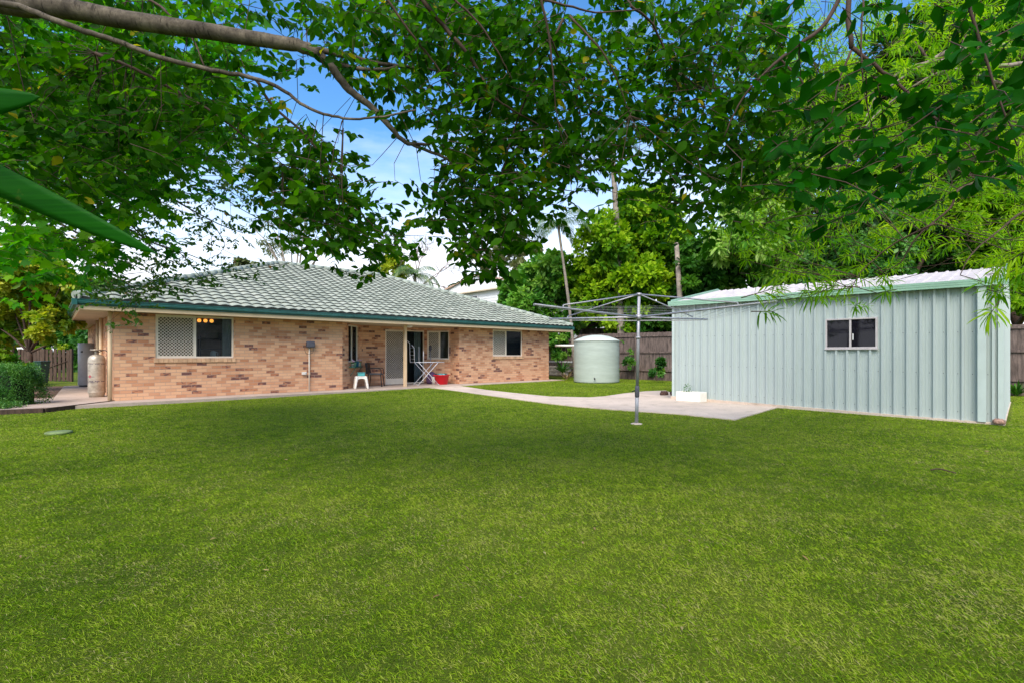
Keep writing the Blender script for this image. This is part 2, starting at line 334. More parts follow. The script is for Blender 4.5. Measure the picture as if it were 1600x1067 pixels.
LM = dict(
 front=leafmat('leaf_front', [(.008,.046,.001), (.018,.09,.0015), (.04,.14,.002), (.09,.23,.003), (.34,.30,.015)], .55, .5, .08),
 left=leafmat('leaf_left', [(.008,.08,.002), (.028,.17,.003), (.07,.26,.004), (.20,.40,.006), (.22,.42,.008)], .55, .45, .14),
 right=leafmat('leaf_right', [(.004,.05,.0015), (.009,.085,.002), (.018,.12,.003), (.03,.15,.003)], .45, .5, .06),
 podo=leafmat('leaf_podo', [(.05,.18,.002), (.13,.32,.004), (.26,.46,.006), (.40,.55,.012)], .5, .5, .15),
 lilly=leafmat('leaf_lilly', [(.03,.12,.004), (.11,.26,.006), (.24,.40,.010), (.36,.48,.02)], .35, .5, .15),
 glossy=leafmat('leaf_glossy', [(.03,.13,.015), (.07,.22,.02), (.16,.34,.04), (.30,.46,.09)], .3, .35, .2),
 darkt=leafmat('leaf_dark', [(.012,.06,.006), (.035,.13,.010), (.09,.22,.014)], .35, .5, .15),
 mango=leafmat('leaf_mango', [(.03,.13,.01), (.10,.27,.02), (.26,.42,.07), (.46,.56,.20)], .35, .4, .2),
 yellow=leafmat('leaf_yellow', [(.08,.20,.01), (.20,.32,.015), (.42,.42,.03), (.10,.26,.012)], .4),
 gum=leafmat('leaf_gum', [(.06,.09,.04), (.12,.15,.06), (.20,.22,.09)], .3),
 hedge=leafmat('leaf_hedge', [(.02,.09,.015), (.05,.17,.025), (.12,.28,.04)], .3),
 myrtle=leafmat('leaf_myrtle', [(.02,.09,.006), (.05,.15,.008), (.10,.17,.015), (.30,.14,.03)], .4),
 palm=leafmat('leaf_palm', [(.05,.13,.05), (.12,.20,.08), (.28,.30,.16)], .35),
 strapf=strapmat(),
 grass=leafmat('grass_blade', [(.05,.115,.004), (.14,.255,.006), (.245,.37,.010), (.31,.37,.04), (.36,.31,.16)], .3, .6, .15),
)
# ------------------------------------------------------------------ camera, light, sky
cam = bpy.data.cameras.new('camera'); co = bpy.data.objects.new('camera', cam); COL.objects.link(co)
co.location = (0, 0, CZ); co.rotation_euler = (math.pi/2, 0, 0)
cam.sensor_width = 36; cam.lens = 36*F/1600; cam.shift_y = (HY-533.5)/1600; cam.clip_end = 2000; cam.clip_start = .05
sc.camera = co
SUN = Vector((-.16, -.68, .72)).normalized()
sl = bpy.data.lights.new('sun', 'SUN'); sl.energy = 2.2; sl.angle = math.radians(42); sl.color = (1, .91, .78)
so = bpy.data.objects.new('sun', sl); COL.objects.link(so); so.rotation_euler = SUN.to_track_quat('Z', 'Y').to_euler()
w = bpy.data.worlds.new('World'); sc.world = w; w.use_nodes = True; nt = w.node_tree; L = nt.links.new
bg = nt.nodes['Background']; bg.inputs[1].default_value = .15
sky = node(nt, 'ShaderNodeTexSky', sky_type='NISHITA', sun_disc=False); sky.sun_elevation = math.asin(SUN.z); sky.sun_rotation = math.atan2(SUN.x, SUN.y)
sky.air_density = 1.0; sky.dust_density = .6; sky.ozone_density = 2.0
tc = node(nt, 'ShaderNodeTexCoord'); sp = node(nt, 'ShaderNodeSeparateXYZ'); L(tc.outputs['Generated'], sp.inputs[0])
mp = node(nt, 'ShaderNodeMapping'); mp.inputs['Scale'].default_value = (1.3, 1.3, 4.5); L(tc.outputs['Generated'], mp.inputs[0])
cn = node(nt, 'ShaderNodeTexNoise', Scale=1.6, Detail=7, Roughness=.55); L(mp.outputs[0], cn.inputs[0])
hz = node(nt, 'ShaderNodeMapRange'); L(sp.outputs['Z'], hz.inputs[0]); hz.inputs[1].default_value = .02; hz.inputs[2].default_value = .44; hz.inputs[3].default_value = .66; hz.inputs[4].default_value = -.16
ca = node(nt, 'ShaderNodeMath', operation='ADD'); L(cn.outputs[0], ca.inputs[0]); L(hz.outputs[0], ca.inputs[1])
cm = node(nt, 'ShaderNodeMapRange'); L(ca.outputs[0], cm.inputs[0]); cm.inputs[1].default_value = .45; cm.inputs[2].default_value = .95
hs = node(nt, 'ShaderNodeHueSaturation', Saturation=1.28, Value=.74); L(sky.outputs[0], hs.inputs['Color'])
cmx = node(nt, 'ShaderNodeMix', data_type='RGBA'); L(cm.outputs[0], cmx.inputs[0]); L(hs.outputs[0], cmx.inputs[6]); cmx.inputs[7].default_value = (3.7, 3.85, 4.15, 1)
L(cmx.outputs[2], bg.inputs[0])
sc.view_settings.view_transform = 'Standard'; sc.view_settings.look = 'None'; sc.view_settings.exposure = 1.4; sc.view_settings.gamma = 1
sc.cycles.max_bounces = 6; sc.cycles.transparent_max_bounces = 8; sc.cycles.use_denoising = True
# ------------------------------------------------------------------ house frame
u = np.array([849., 783.]); u /= np.linalg.norm(u); v = np.array([-u[1], u[0]])
C0 = np.array([-10.04, 12.64]); AZ = math.atan2(u[1], u[0]); SL = .08
def hp(px, wv=0):                                   # s along the front for a photo column, on the plane wv behind the front
    a = (px-CX)/F; Y = (C0@v+wv)/(v[0]*a+v[1]); return float((np.array([a*Y, Y])-C0)@u), Y
def hz_(px, py, wv=0): return CZ+(HY-py)/F*hp(px, wv)[1]
def to_local(x, y): d = np.array([x, y])-C0; return float(d@u), float(d@v)
def to_world(s, t): p = C0+u*s+v*t; return float(p[0]), float(p[1])
LEN = hp(857.5)[0]; sA = hp(535)[0]; WB = 1.35; WR = .58; WT = 2.323
sB0 = hp(668, WB)[0]; sB1 = hp(717.5)[0]; sBk = sB1   # recess
DEP = 11.8
house = thing('brick_house', 'low cream and pink brick house with green tiled hip roof and a recessed patio', 'house', (C0[0], C0[1], 0), AZ)
def wall_seg(mb, p0, p1, opens, z0=SL, z1=WT, th=.1, uo=0):
    p0 = np.array(p0, float); p1 = np.array(p1, float); d = p1-p0; Ln = np.linalg.norm(d); d /= Ln; n = np.array([d[1], -d[0]])
    def P(s, z, t=0): q = p0+d*s-n*t; return (q[0], q[1], z)
    xs = sorted({0, Ln, *[o[0] for o in opens], *[o[1] for o in opens]}); zs = sorted({z0, z1, *[o[2] for o in opens], *[o[3] for o in opens]})
    for a, b in zip(xs, xs[1:]):
        for c, e in zip(zs, zs[1:]):
            if any(o[0] <= a+1e-6 and b <= o[1]+1e-6 and o[2] <= c+1e-6 and e <= o[3]+1e-6 for o in opens): continue
            mb.face([P(a,c), P(b,c), P(b,e), P(a,e)], [(uo+a,c-SL),(uo+b,c-SL),(uo+b,e-SL),(uo+a,e-SL)])
    for s0, s1, c, e in opens:
        for q in ([P(s0,c),P(s0,e),P(s0,e,th),P(s0,c,th)], [P(s1,e),P(s1,c),P(s1,c,th),P(s1,e,th)], [P(s0,c),P(s0,c,th),P(s1,c,th),P(s1,c)], [P(s0,e,th),P(s0,e),P(s1,e),P(s1,e,th)]):
            mb.face(q, [(0,0),(0,e-c),(.1,e-c),(.1,0)])
    return P
def window(parent, p0, p1, s0, s1, z0, z1, mull, mesh_left=True, curtain=None, name='window', door=False, th=.1, frw=.045, fm=None):
    """window set in the wall running p0 -> p1; local frame rotated to the wall"""
    p0 = np.array(p0, float); p1 = np.array(p1, float); d = (p1-p0)/np.linalg.norm(p1-p0)
    rot = math.atan2(d[1], d[0]); o = p0+d*s0
    fm = fm or M['alum']; wd = s1-s0; f = MB(); a = frw
    y0, y1 = .035, .035+.055
    f.box(0, y0, z0, a, y1, z1).box(wd-a, y0, z0, wd, y1, z1).box(a, y0, z0, wd-a, y1, z0+a).box(a, y0, z1-a, wd-a, y1, z1)
    mm = mull-s0; f.box(mm-.025, y0+.005, z0+a, mm+.025, y1-.005, z1-a)
    fr = f.build(name, fm, parent, (o[0], o[1], 0), .004); fr.rotation_euler = (0, 0, rot)
    gl = MB().box(a, .072, z0+a, wd-a, .077, z1-a).build('pane', M['glass'] if not name.startswith('shed') else M['darkglass'], fr)
    if mesh_left:
        k = MB(); x0, x1 = a, mm-.025; h0, h1 = z0+a, z1-a; ps = .082; yb = .045
        k.box(x0, yb-.01, h0, x0+.02, yb+.01, h1).box(x1-.02, yb-.01, h0, x1, yb+.01, h1).box(x0+.02, yb-.01, h0, x1-.02, yb+.01, h0+.02).box(x0+.02, yb-.01, h1-.02, x1-.02, yb+.01, h1)
        for sg in (1, -1):                           # x - sg*z = c
            c = x0-(h1 if sg > 0 else -h0); c = math.floor((x0-sg*h0 if sg < 0 else x0-h1)/ps)*ps
            while c < (x1-h0 if sg > 0 else x1+h1):
                zz = []
                for z in (h0, h1):
                    x = c+sg*z; zz.append((x, z))
                (xa, za), (xb, zb) = zz
                if xa > xb: xa, za, xb, zb = xb, zb, xa, za
                sl_ = (zb-za)/(xb-xa)
                if xa < x0: za += (x0-xa)*sl_; xa = x0
                if xb > x1: zb -= (xb-x1)*sl_; xb = x1
                if xb-xa > .01: k.bar((xa, yb+(.002 if sg > 0 else -.002), za), (xb, yb+(.002 if sg > 0 else -.002), zb), .004, .012)
                c += ps
        k.build('security_mesh', M['alum'], fr)
    if curtain:
        k = MB(); x0, x1 = curtain; n = int((x1-x0)/.02)
        for i in range(n):
            xa, xb = x0+(x1-x0)*i/n, x0+(x1-x0)*(i+1)/n
            ya, yb = .15+.018*math.sin(xa*55), .15+.018*math.sin(xb*55)
            k.face([(xa,ya,z0),(xb,yb,z0),(xb,yb,z1),(xa,ya,z1)], smooth=True)
        k.build('curtain', M['curtain'], fr)
    return fr
wb = MB(); A0, A1 = (0,0), (sA,0)
LA1 = (sA+WB, WB); RB0 = (sB0, WB); RB1 = (sB0+(WB-WR), WR)
# keep the return wall perpendicular to the front: the splay ends on the line of the return
RB1 = (sB1, WR); RB0 = (sB1-(WB-WR), WB)
wA = (hp(243)[0], hp(365.5)[0], hz_(243,559.5), WT-.02)
wall_seg(wb, A0, A1, [wA]); Bp0, Bp1 = (sB1,0), (LEN,0)
wB_ = (hp(770)[0]-sB1, hp(816.5)[0]-sB1, hz_(770,556.5), WT-.03)
wall_seg(wb, Bp0, Bp1, [wB_], uo=3)
lc = WB*math.sqrt(2); wall_seg(wb, A1, LA1, [(.55, 1.55, .98, WT-.05)], uo=7)
b0 = LA1[0]; dS, dE = hp(602, WB)[0]-b0, hp(663.5, WB)[0]-b0
wall_seg(wb, LA1, RB0, [(dS, dE, SL, 2.2)], uo=11)
rl = math.hypot(RB1[0]-RB0[0], RB1[1]-RB0[1]); wall_seg(wb, RB0, RB1, [(.12, rl-.06, 1.05, 2.2)], uo=15)
wall_seg(wb, RB1, Bp0, [], uo=18)
sidewin = [(DEP-1.55, DEP-.75, .95, 2.15), (DEP-5.2, DEP-3.9, .95, 2.15)]
wall_seg(wb, (0,DEP), (0,0), sidewin, uo=21); wall_seg(wb, (LEN,0), (LEN,DEP), [], uo=25); wall_seg(wb, (LEN,DEP), (0,DEP), [], uo=31)
wb.build('wall', M['brick'], house)
# brick-on-edge sills
def sill(p0, p1, s0, s1, z):
    p0 = np.array(p0, float); p1 = np.array(p1, float); d = (p1-p0)/np.linalg.norm(p1-p0); o = p0+d*s0; k = MB(); n = int(round((s1-s0)/.11)); st = (s1-s0)/n
    for i in range(n): k.box(i*st+.004, -.035, z-.115, (i+1)*st-.004, .06, z-.002)
    k.box(0, -.02, z-.105, s1-s0, .05, z-.012)
    b = k.build('sill', M['sillb'], house, (o[0], o[1], 0), .004); b.rotation_euler = (0, 0, math.atan2(d[1], d[0]))
M['sillb'] = mat('sill_brick', (.60,.37,.22), .9, var=.25, scale=5, bump=.6)
sill(A0, A1, wA[0]-.04, wA[1]+.04, wA[2]); sill(Bp0, Bp1, wB_[0]-.04, wB_[1]+.04, wB_[2]); sill(RB0, RB1, .08, rl-.02, 1.05)
window(house, A0, A1, wA[0], wA[1], wA[2], wA[3], hp(305.5)[0], curtain=(hp(349)[0]-wA[0], wA[1]-wA[0]-.03))
wf = window(house, Bp0, Bp1, wB_[0], wB_[1], wB_[2], wB_[3], hp(791.7)[0]-sB1, curtain=(hp(803)[0]-sB1-wB_[0], wB_[1]-wB_[0]-.02))
window(house, A1, LA1, .55, 1.55, .98, WT-.05, 1.0, mesh_left=False, curtain=(.5, .98))
window(house, RB0, RB1, .12, rl-.06, 1.05, 2.2, .12+(rl-.18)*.56)
sdw = window(house, LA1, RB0, dS, dE, SL+.01, 2.2, hp(634, WB)[0]-b0, name='sliding_door', curtain=(hp(650,WB)[0]-b0-dS, dE-dS-.1))
MB().box(hp(630,WB)[0]-b0-dS, .02, 1.0, hp(630,WB)[0]-b0-dS+.03, .04, 1.16).build('door_handle', M['dark'], sdw)
MB().box(.045,.04,SL+.05,hp(634,WB)[0]-b0-dS-.03,.055,SL+.24).build('kick_plate', M['alum'], sdw)
for k_, s_ in enumerate(sidewin): window(house, (0,DEP), (0,0), s_[0], s_[1], s_[2], s_[3], (s_[0]+s_[1])/2, mesh_left=False)
# rooms behind the glass
def room(x0, y0, x1, y1, z1=2.3):
    r = MB(); r.box(x0, y0, .1, x1, y1, z1); r.f = [f[::-1] for f in r.f]; return r
rm = MB()
for x0, y0, x1, y1 in ((.14,.14,sA-.05,4.5), (sA+WB-.2, WB+.14, RB0[0]+.1, 5), (sB1+.14,.14,LEN-.14,4.5)):
    n = len(rm.v); q = room(x0,y0,x1,y1); rm.v += q.v
    rm.f += [tuple(i+n for i in f) for j, f in enumerate(q.f) if j != 2]; 
    k = 5; rm.uv += [None]*k; rm.m += [0]*k; rm.sm += [False]*k
rm.build('interior', M['room'], house)
# eaves
E0, E1, EY = -.75, LEN+.98, -.63; EB = DEP+.63; G0, G1 = 2.40, 2.54
e = MB()
e.face([(E0+.06,EY+.08,2.325),(E0+.06,EB-.08,2.325),(E1-.06,EB-.08,2.325),(E1-.06,EY+.08,2.325)])
e.build('soffit', M['soffit'], house)
e = MB(); e.box(E0+.1,EY+.06,2.30,E1-.1,EY+.085,2.47).box(E0+.1,EB-.085,2.30,E1-.1,EB-.06,2.47).box(E0+.075,EY+.06,2.30,E0+.1,EB-.06,2.47).box(E1-.1,EY+.06,2.30,E1-.075,EB-.06,2.47)
e.build('fascia', M['cream'], house)
e = MB()
def gut(p0, p1, n):
    prof = [(0,.0),(-.0,.03),(-.035,.04),(-.06,.075),(-.06,.12),(-.072,.125),(-.072,.14),(-.06,.14),(-.055,.05),(.03,.02),(.03,0)]
    p0 = np.array(p0); p1 = np.array(p1); n = np.array(n)
    for (a, b), (c, d) in zip(prof, prof[1:]+prof[:1]):
        e.face([(*(p0-n*a), G0+b), (*(p1-n*a), G0+b), (*(p1-n*c), G0+d), (*(p0-n*c), G0+d)])
gut((E0,EY+.03),(E1,EY+.03),(0,-1)); gut((E1-.03,EY),(E1-.03,EB),(1,0)); gut((E1,EB-.03),(E0,EB-.03),(0,1)); gut((E0+.03,EB),(E0+.03,EY),(-1,0))
for x, y in ((E0+.0,EY), (E1,EY)): e.box(x-.072 if x < 0 else x-.03, y-.042, G0+.001, x+.03 if x < 0 else x+.072, y+.03, G1+.001)
e.build('gutter', M['teal'], house)
# tiled roof: every course a stepped, rolled strip
TAN = .377; run = (EB-EY)/2
rf = MB(); per = .30; gge = .315
def slope(o, du, dv, Ln, full, uoff=0):
    nC = int(run/gge)+1
    for k in range(nC):
        t0 = k*gge-.03; t1 = min((k+1)*gge+.0, run)
        lo0, lo1 = max(0,t0), max(0,t1)
        n = int(Ln/per*8); xs = np.linspace(0, Ln, n+1); pr = None
        for x in xs:
            wv = .034*abs(math.sin(math.pi*(x+uoff)/per+.4)); jit = .004*math.sin(x*7.3+k*2.1)
            x0 = min(max(x, lo0), Ln-lo0); x1 = min(max(x, lo1), Ln-lo1)
            z0 = 2.545+t0*TAN+.048+wv+jit; z1 = 2.545+t1*TAN+.012+wv
            A = o+du*x0+dv*t0; B = o+du*x1+dv*t1; Cc = o+du*x0+dv*(t0+.03)
            cur = ((A[0],A[1],z0), (B[0],B[1],z1), (A[0],A[1],z0-.008), (Cc[0],Cc[1],z0-.085), x0, x1)
            if pr is not None and (cur[4]-pr[4] > 1e-4 or cur[5]-pr[5] > 1e-4):
                rf.face([pr[0],cur[0],cur[1],pr[1]], m=0, smooth=True)
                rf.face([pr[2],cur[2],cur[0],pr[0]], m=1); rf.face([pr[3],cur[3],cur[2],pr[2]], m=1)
            pr = cur
D2 = np.array
slope(D2([E0,EY]), D2([1.,0]), D2([0,1.]), E1-E0, True); slope(D2([E1,EY]), D2([0,1.]), D2([-1.,0]), EB-EY, True)
slope(D2([E1,EB]), D2([-1.,0]), D2([0,-1.]), E1-E0, True); slope(D2([E0,EB]), D2([0,-1.]), D2([1.,0]), EB-EY, True)
roof = rf.build('roof', [M['tile'], M['lapshade']], house)
rc = MB(); zr = 2.56+run*TAN
def caps(p, q):
    p = np.array(p); q = np.array(q); n = int(np.linalg.norm(q-p)/.38)
    for i in range(n):
        a = p+(q-p)*i/n; b = p+(q-p)*(i+1.06)/n; up = np.array([0,0,.03])
        rc.tube([a+up*1.3, b+up*.7], [.105,.095], 10)
caps((E0,EY,2.58),(E0+run,EY+run,zr)); caps((E0+run,EY+run,zr),(E1-run,EY+run,zr)); caps((E1,EY,2.58),(E1-run,EY+run,zr)); caps((E1,EB,2.58),(E1-run,EY+run,zr)); caps((E0,EB,2.58),(E0+run,EY+run,zr))
rc.build('ridge_capping', M['ridge'], roof)
# patio post, downpipes
sp_ = hp(633)[0]; MB().box(sp_-.05,-.05,SL,sp_+.05,.05,2.32).build('post', M['cream'], house, None, .006)
def pipe(x, y, r=.045, z0=SL, z1=2.33): MB().tube([(x,y,z0),(x,y,z1)], r, 12).build('downpipe', M['cream'], house)
pipe(-.075,.03,.05); pipe(-.07,3.2); pipe(-.07,4.6)
pl = hp(642,.3)[0]; MB().lathe([(.13,2.325),(.13,2.30),(.10,2.26),(.03,2.245),(.0,2.244)],20,(pl,.4)).build('ceiling_light', M['white'], house)
# ------------------------------------------------------------------ things seen inside
def hloc(s, t, z=0): x, y = to_world(s, t); return (x, y, z)
s_, Y_ = hp(321, 1.0); x_, y_ = to_world(s_, 1.0)
lampT = thing('pendant_lamp', 'three glowing amber globes of a lamp behind the large left window', 'lamp', (x_, y_, 0), AZ)
k = MB(); k.tube([(0,0,2.3),(0,0,2.14)], .012, 6); k.bar((-.3,0,2.14),(.3,0,2.14),.02); k.build('lamp_rail', M['dark'], lampT)
zz = hz_(321, 501.5, 1.0)
for i in (-1,0,1): MB().lathe([(.0,zz-.055),(.04,zz-.04),(.055,zz),(.04,zz+.04),(0,zz+.055)],16,(i*.16,0)).build('lamp_shade', M['lamp'], lampT)
def at_h(px, wv, z): s_, _ = hp(px, wv); return hloc(s_, wv, z)
kt = thing('electric_kettle', 'small white kettle standing inside the large left window', 'kettle', at_h(333,.28,wA[2]), AZ)
MB().lathe([(.075,0),(.08,.02),(.07,.16),(.05,.20),(0,.215)],20).build('body', M['white'], kt); MB().tube([(.06,0,.17),(.12,0,.16),(.12,0,.06),(.075,0,.04)],.012,8).build('handle', M['white'], kt)
bn = MB().box(-.6,-.12,-.04,1.6,.3,0).build('kitchen_bench', M['dark'], None, at_h(320,.3,wA[2])); bn.rotation_euler = (0,0,AZ); tag(bn, 'dark bench top just inside the large left window', 'bench')
sh = thing('shelf_unit', 'black open shelf standing in the room behind the left window', 'shelf', at_h(331,1.6,.1), AZ)
for z in (.9,1.3,1.62): MB().box(-.32,0,z,.32,.3,z+.03).build('shelf', M['dark'], sh)
k = MB()
for x in (-.32,.29):
    for y in (0,.27): k.box(x,y,0,x+.03,y+.03,1.7)
k.build('frame', M['dark'], sh)
tag(MB().box(-.2,0,0,.2,.28,.16).build('small_oven', M['dark'], None, at_h(331,1.65,1.75)), 'black box shaped appliance on top of the shelf behind glass', 'oven')
# ------------------------------------------------------------------ ground
N = 90; xs = np.concatenate([np.linspace(-400,-41,8), np.linspace(-40,40,N), np.linspace(41,400,8)]); ys = np.concatenate([np.linspace(-60,-11,5), np.linspace(-10,60,N), np.linspace(61,700,10)])
X, Y = np.meshgrid(xs, ys); Z = np.vectorize(g)(X, Y)
V = np.stack([X.ravel(), Y.ravel(), Z.ravel()], 1); nx = len(xs); ii, jj = np.meshgrid(np.arange(nx-1), np.arange(len(ys)-1)); q = (jj*nx+ii).ravel()
gr = np_mesh('ground', V, [np.stack([q,q+1,q+1+nx,q+nx],1)], M['soil'], None, None, None, True); tag(gr, kind='structure')
def gpt(px, py, z=None):                            # ground point under a pixel
    zz = 0.05
    for _ in range(6):
        d = F*(CZ-zz)/(py-HY); x = (px-CX)/F*d; zz = g(x, d) if z is None else z
    return (x, d)
def sheet(name, poly, z, mt, kind='structure', th=.1, useg=False, off=.02):
    k = MB(); top = [(p[0], p[1], (g(*p)+off if useg else z)) for p in poly]
    k.face(top)
    n = len(top)
    for i in range(n):
        a, b = top[i], top[(i+1)%n]; k.face([a, (a[0],a[1],a[2]-th), (b[0],b[1],b[2]-th), b])
    return tag(k.build(name, mt), kind=kind)
def inpoly(x, y, poly):
    r = np.zeros(len(x), bool); n = len(poly)
    for i in range(n):
        x0, y0 = poly[i]; x1, y1 = poly[i-1]
        c = ((y0 > y) != (y1 > y)); t = (x1-x0)*(y-y0)/((y1-y0) if y1 != y0 else 1e-9)+x0; r ^= c & (x < t)
    return r
slabp = [to_world(-2.35,-.85), to_world(hp(720,-.5)[0],-.85), to_world(LEN+.3,-.75), to_world(LEN+.3,.3), to_world(sB1-.1,.3), to_world(sB1-.1,1.6), to_world(sA-.1,1.6), to_world(sA-.1,.3), to_world(-.0,.3), to_world(-.0,9), to_world(-.8,9), to_world(-1.1,2.5), to_world(-2.35,1.9)]
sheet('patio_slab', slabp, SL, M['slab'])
lowe = [(672,606),(700,609),(760,617.5),(850,630),(905,636),(960,640.5),(1060,647.5),(1148,656.5)]
uppe = [(1227,633.5),(1140,622),(1056,617),(1040,610.5),(1010,611.5),(975,615),(945,619.5),(920,621.3),(860,620),(800,614),(760,609.5),(718,603)]
pathp = [gpt(*p) for p in lowe+uppe]
sheet('path', pathp, 0, M['concrete'], useg=True, off=.022)
mulp = [to_world(-3.3,1.8), to_world(-2.3,1.8), to_world(-1.0,2.3), to_world(-.1,9.5), to_world(-1,10), to_world(-7,13), to_world(-8,6)]
sheet('garden_soil', mulp, .03, M['mulch'])
# ------------------------------------------------------------------ shed
SR = AZ+math.radians(1.7)
sR = np.array([8.50, 8.72]); SZ0 = .045
shedL = 6.32; shedW = 5.6; SH = 2.40
# shed frame: x runs along the front from the near right corner back to the far left corner, y into the shed
ax = norm(np.array([4.36, 13.43])-sR)
shed = thing('steel_shed', 'pale green corrugated steel shed with a low gable roof and one window', 'shed', (sR[0], sR[1], SZ0), 0)
shed.rotation_euler = Matrix(((ax[0], math.cos(SR), 0), (ax[1], math.sin(SR), 0), (0, 0, 1))).to_4x4().to_euler() if False else (0, 0, 0)
# local basis (a along the front, b into the shed)
bx = np.array([math.cos(SR), math.sin(SR)])
def S(a, b, z): p = ax*a+bx*b; return (float(p[0]), float(p[1]), z+a*.0125)
def sa(px):                                          # distance along the front for a column
    k = (px-CX)/F; # (sR + ax*a).x = k*(sR+ax*a).y
    return float((k*sR[1]-sR[0])/(ax[0]-k*ax[1]))
prof = [(0,0),(.012,.045),(.046,.045),(.058,0),(.10,0),(.103,.004),(.107,.004),(.110,0),(.15,0),(.153,.004),(.157,.004),(.160,0)]
def ribbed(P, Ln, z0, z1f, holes=(), pitch=.2):
    k = MB(); pts = []; a = .06
    while a < Ln-.02:
        for d, h in prof:
            if a+d < Ln-.02: pts.append((a+d, h))
        a += pitch
    pts = [(0,0)]+pts+[(Ln,0)]
    for (a0, h0), (a1, h1) in zip(pts, pts[1:]):
        cuts = [(z0, None)]; m_ = (a0+a1)/2; segs = [(z0, z1f(a0), z1f(a1))]
        for ha, hb, hc, hd in holes:
            if ha < m_ < hb: segs = [(z0, hc, hc), (hd, z1f(a0), z1f(a1))]
        for c, e0, e1 in segs: k.face([P(a0,h0,c), P(a1,h1,c), P(a1,h1,e1), P(a0,h0,e0)])
    return k
shedL = sa(1053.5)
swin = (sa(1371.5), sa(1290.5)); wz0 = CZ+(HY-545)/F*(sR[1]+ax[1]*swin[0])-SZ0-.02; wz1 = CZ+(HY-498)/F*(sR[1]+ax[1]*swin[1])-SZ0+.01
wz1 = wz0+.62
ribbed(lambda a, h, z: S(a, -h, z), shedL, .01, lambda a: SH, [(swin[0], swin[1], wz0, wz1)]).build('front_wall', M['shed'], shed)
pk = .56
gab = lambda a: SH+.02+pk*(1-abs(a-shedW/2)/(shedW/2))
ribbed(lambda a, h, z: S(-h, a, z), shedW, .01, gab).build('end_wall', M['shed'], shed)
ribbed(lambda a, h, z: S(shedL+h, a, z), shedW, .01, gab).build('end_wall', M['shed'], shed)
ribbed(lambda a, h, z: S(a, shedW+h, z), shedL, .01, lambda a: SH).build('back_wall', M['shed'], shed)
k = MB()
for sd in (0, 1):
    pts = []; a = -.05
    while a < shedL+.1:
        for d, h in prof[:4]: pts.append((a+d, h))
        a += .19
    for (a0, h0), (a1, h1) in zip(pts, pts[1:]):
        y0, y1 = (-.06, shedW/2) if sd == 0 else (shedW+.06, shedW/2)
        h0 *= .5; h1 *= .5; k.face([S(a0,y0,SH+.10+h0), S(a1,y0,SH+.10+h1), S(a1,y1,SH+.10+pk+h1), S(a0,y1,SH+.10+pk+h0)])
k.build('roof', M['shedroof'], shed)
k = MB()
def sbox(k, a0, b0, z0, a1, b1, z1):
    c = [S(a0,b0,z0),S(a1,b0,z0),S(a1,b1,z0),S(a0,b1,z0),S(a0,b0,z1),S(a1,b0,z1),S(a1,b1,z1),S(a0,b1,z1)]
    for f in ((0,3,2,1),(4,5,6,7),(0,1,5,4),(1,2,6,5),(2,3,7,6),(3,0,4,7)): k.face([c[i] for i in f])
sbox(k, -.10, -.16, SH+.0, shedL+.1, -.05, SH+.045); sbox(k, -.10, -.165, SH+.045, shedL+.1, -.05, SH+.085); sbox(k, -.10, -.17, SH+.085, shedL+.1, -.05, SH+.125)
k.build('gutter', M['shedgut'], shed)
for a0, a1 in ((-.045,-.0262), (shedL+.0262, shedL+.045)):
    k = MB()
    for y0, y1 in ((-.1, shedW/2), (shedW+.1, shedW/2)):
        z0 = SH+.0; c = []
        for a in (a0, a1):
            c += [S(a,y0,z0), S(a,y0,z0+.17), S(a,y1,z0+pk+.17), S(a,y1,z0+pk)]
        for f in ((0,1,2,3),(7,6,5,4),(1,5,6,2),(0,3,7,4),(0,4,5,1)): k.face([c[i] for i in f])
    k.build('barge_flashing', M['shedgut'], shed)
k = MB(); sbox(k, -.044,-.044,0,.03,-.036,SH); sbox(k, -.044,-.0358,0,-.0362,.06,SH); k.build('corner_flashing', M['shedtrim'], shed)
k = MB(); sbox(k, shedL-.03,-.044,0,shedL+.044,-.036,SH); sbox(k, shedL+.0362,-.0358,0,shedL+.044,.06,SH); k.build('corner_flashing', M['shedtrim'], shed)
k = MB()
for z in (.16,.85,1.6,2.25):
    a = .16
    while a < shedL-.1:
        if not (min(swin)-.05 < a < max(swin)+.05 and wz0-.1 < z < wz1+.1): sbox(k, a-.006, -.006, z-.006, a+.006, -.001, z+.006)
        a += .2
k.build('screw_rows', M['greyp'], shed)
k = MB(); sbox(k, sa(1541.5), -.115, .02, sa(1528), -.034, SH); k.build('downpipe', M['shedtrim'], shed)
# shed window
o = S(swin[1], 0, 0);
wdt = swin[0]-swin[1] if swin[0] > swin[1] else swin[1]-swin[0]; wf = MB(); a_ = .03
def wbx(k, x0,y0,z0,x1,y1,z1): k.box(x0,y0,z0,x1,y1,z1)
for q in ((0,-.045,wz0,a_,.02,wz1),(wdt-a_,-.045,wz0,wdt,.02,wz1),(a_,-.045,wz0,wdt-a_,.02,wz0+a_),(a_,-.045,wz1-a_,wdt-a_,.02,wz1),(wdt*.475,-.04,wz0+a_,wdt*.475+.035,.01,wz1-a_),(-.02,-.06,wz0-.025,wdt+.02,-.03,wz0)): wf.box(*q)
wfo = wf.build('window', mat('dull_frame', (.50,.46,.46), .5), shed, (o[0], o[1], swin[1]*.0125), .003); wfo.rotation_euler = (0, 0, math.atan2(-ax[1], -ax[0]))
MB().box(a_,-.015,wz0+a_,wdt-a_,-.01,wz1-a_).build('pane', M['darkglass'], wfo)
MB().box(a_+.01,.15,wz0+a_,wdt-a_,.6,wz0+.06).build('inner_shelf', M['timber'], wfo)
MB().box(wdt*.54,-.045,wz0+.17,wdt*.56,-.041,wz0+.3).build('latch', M['white'], wfo)
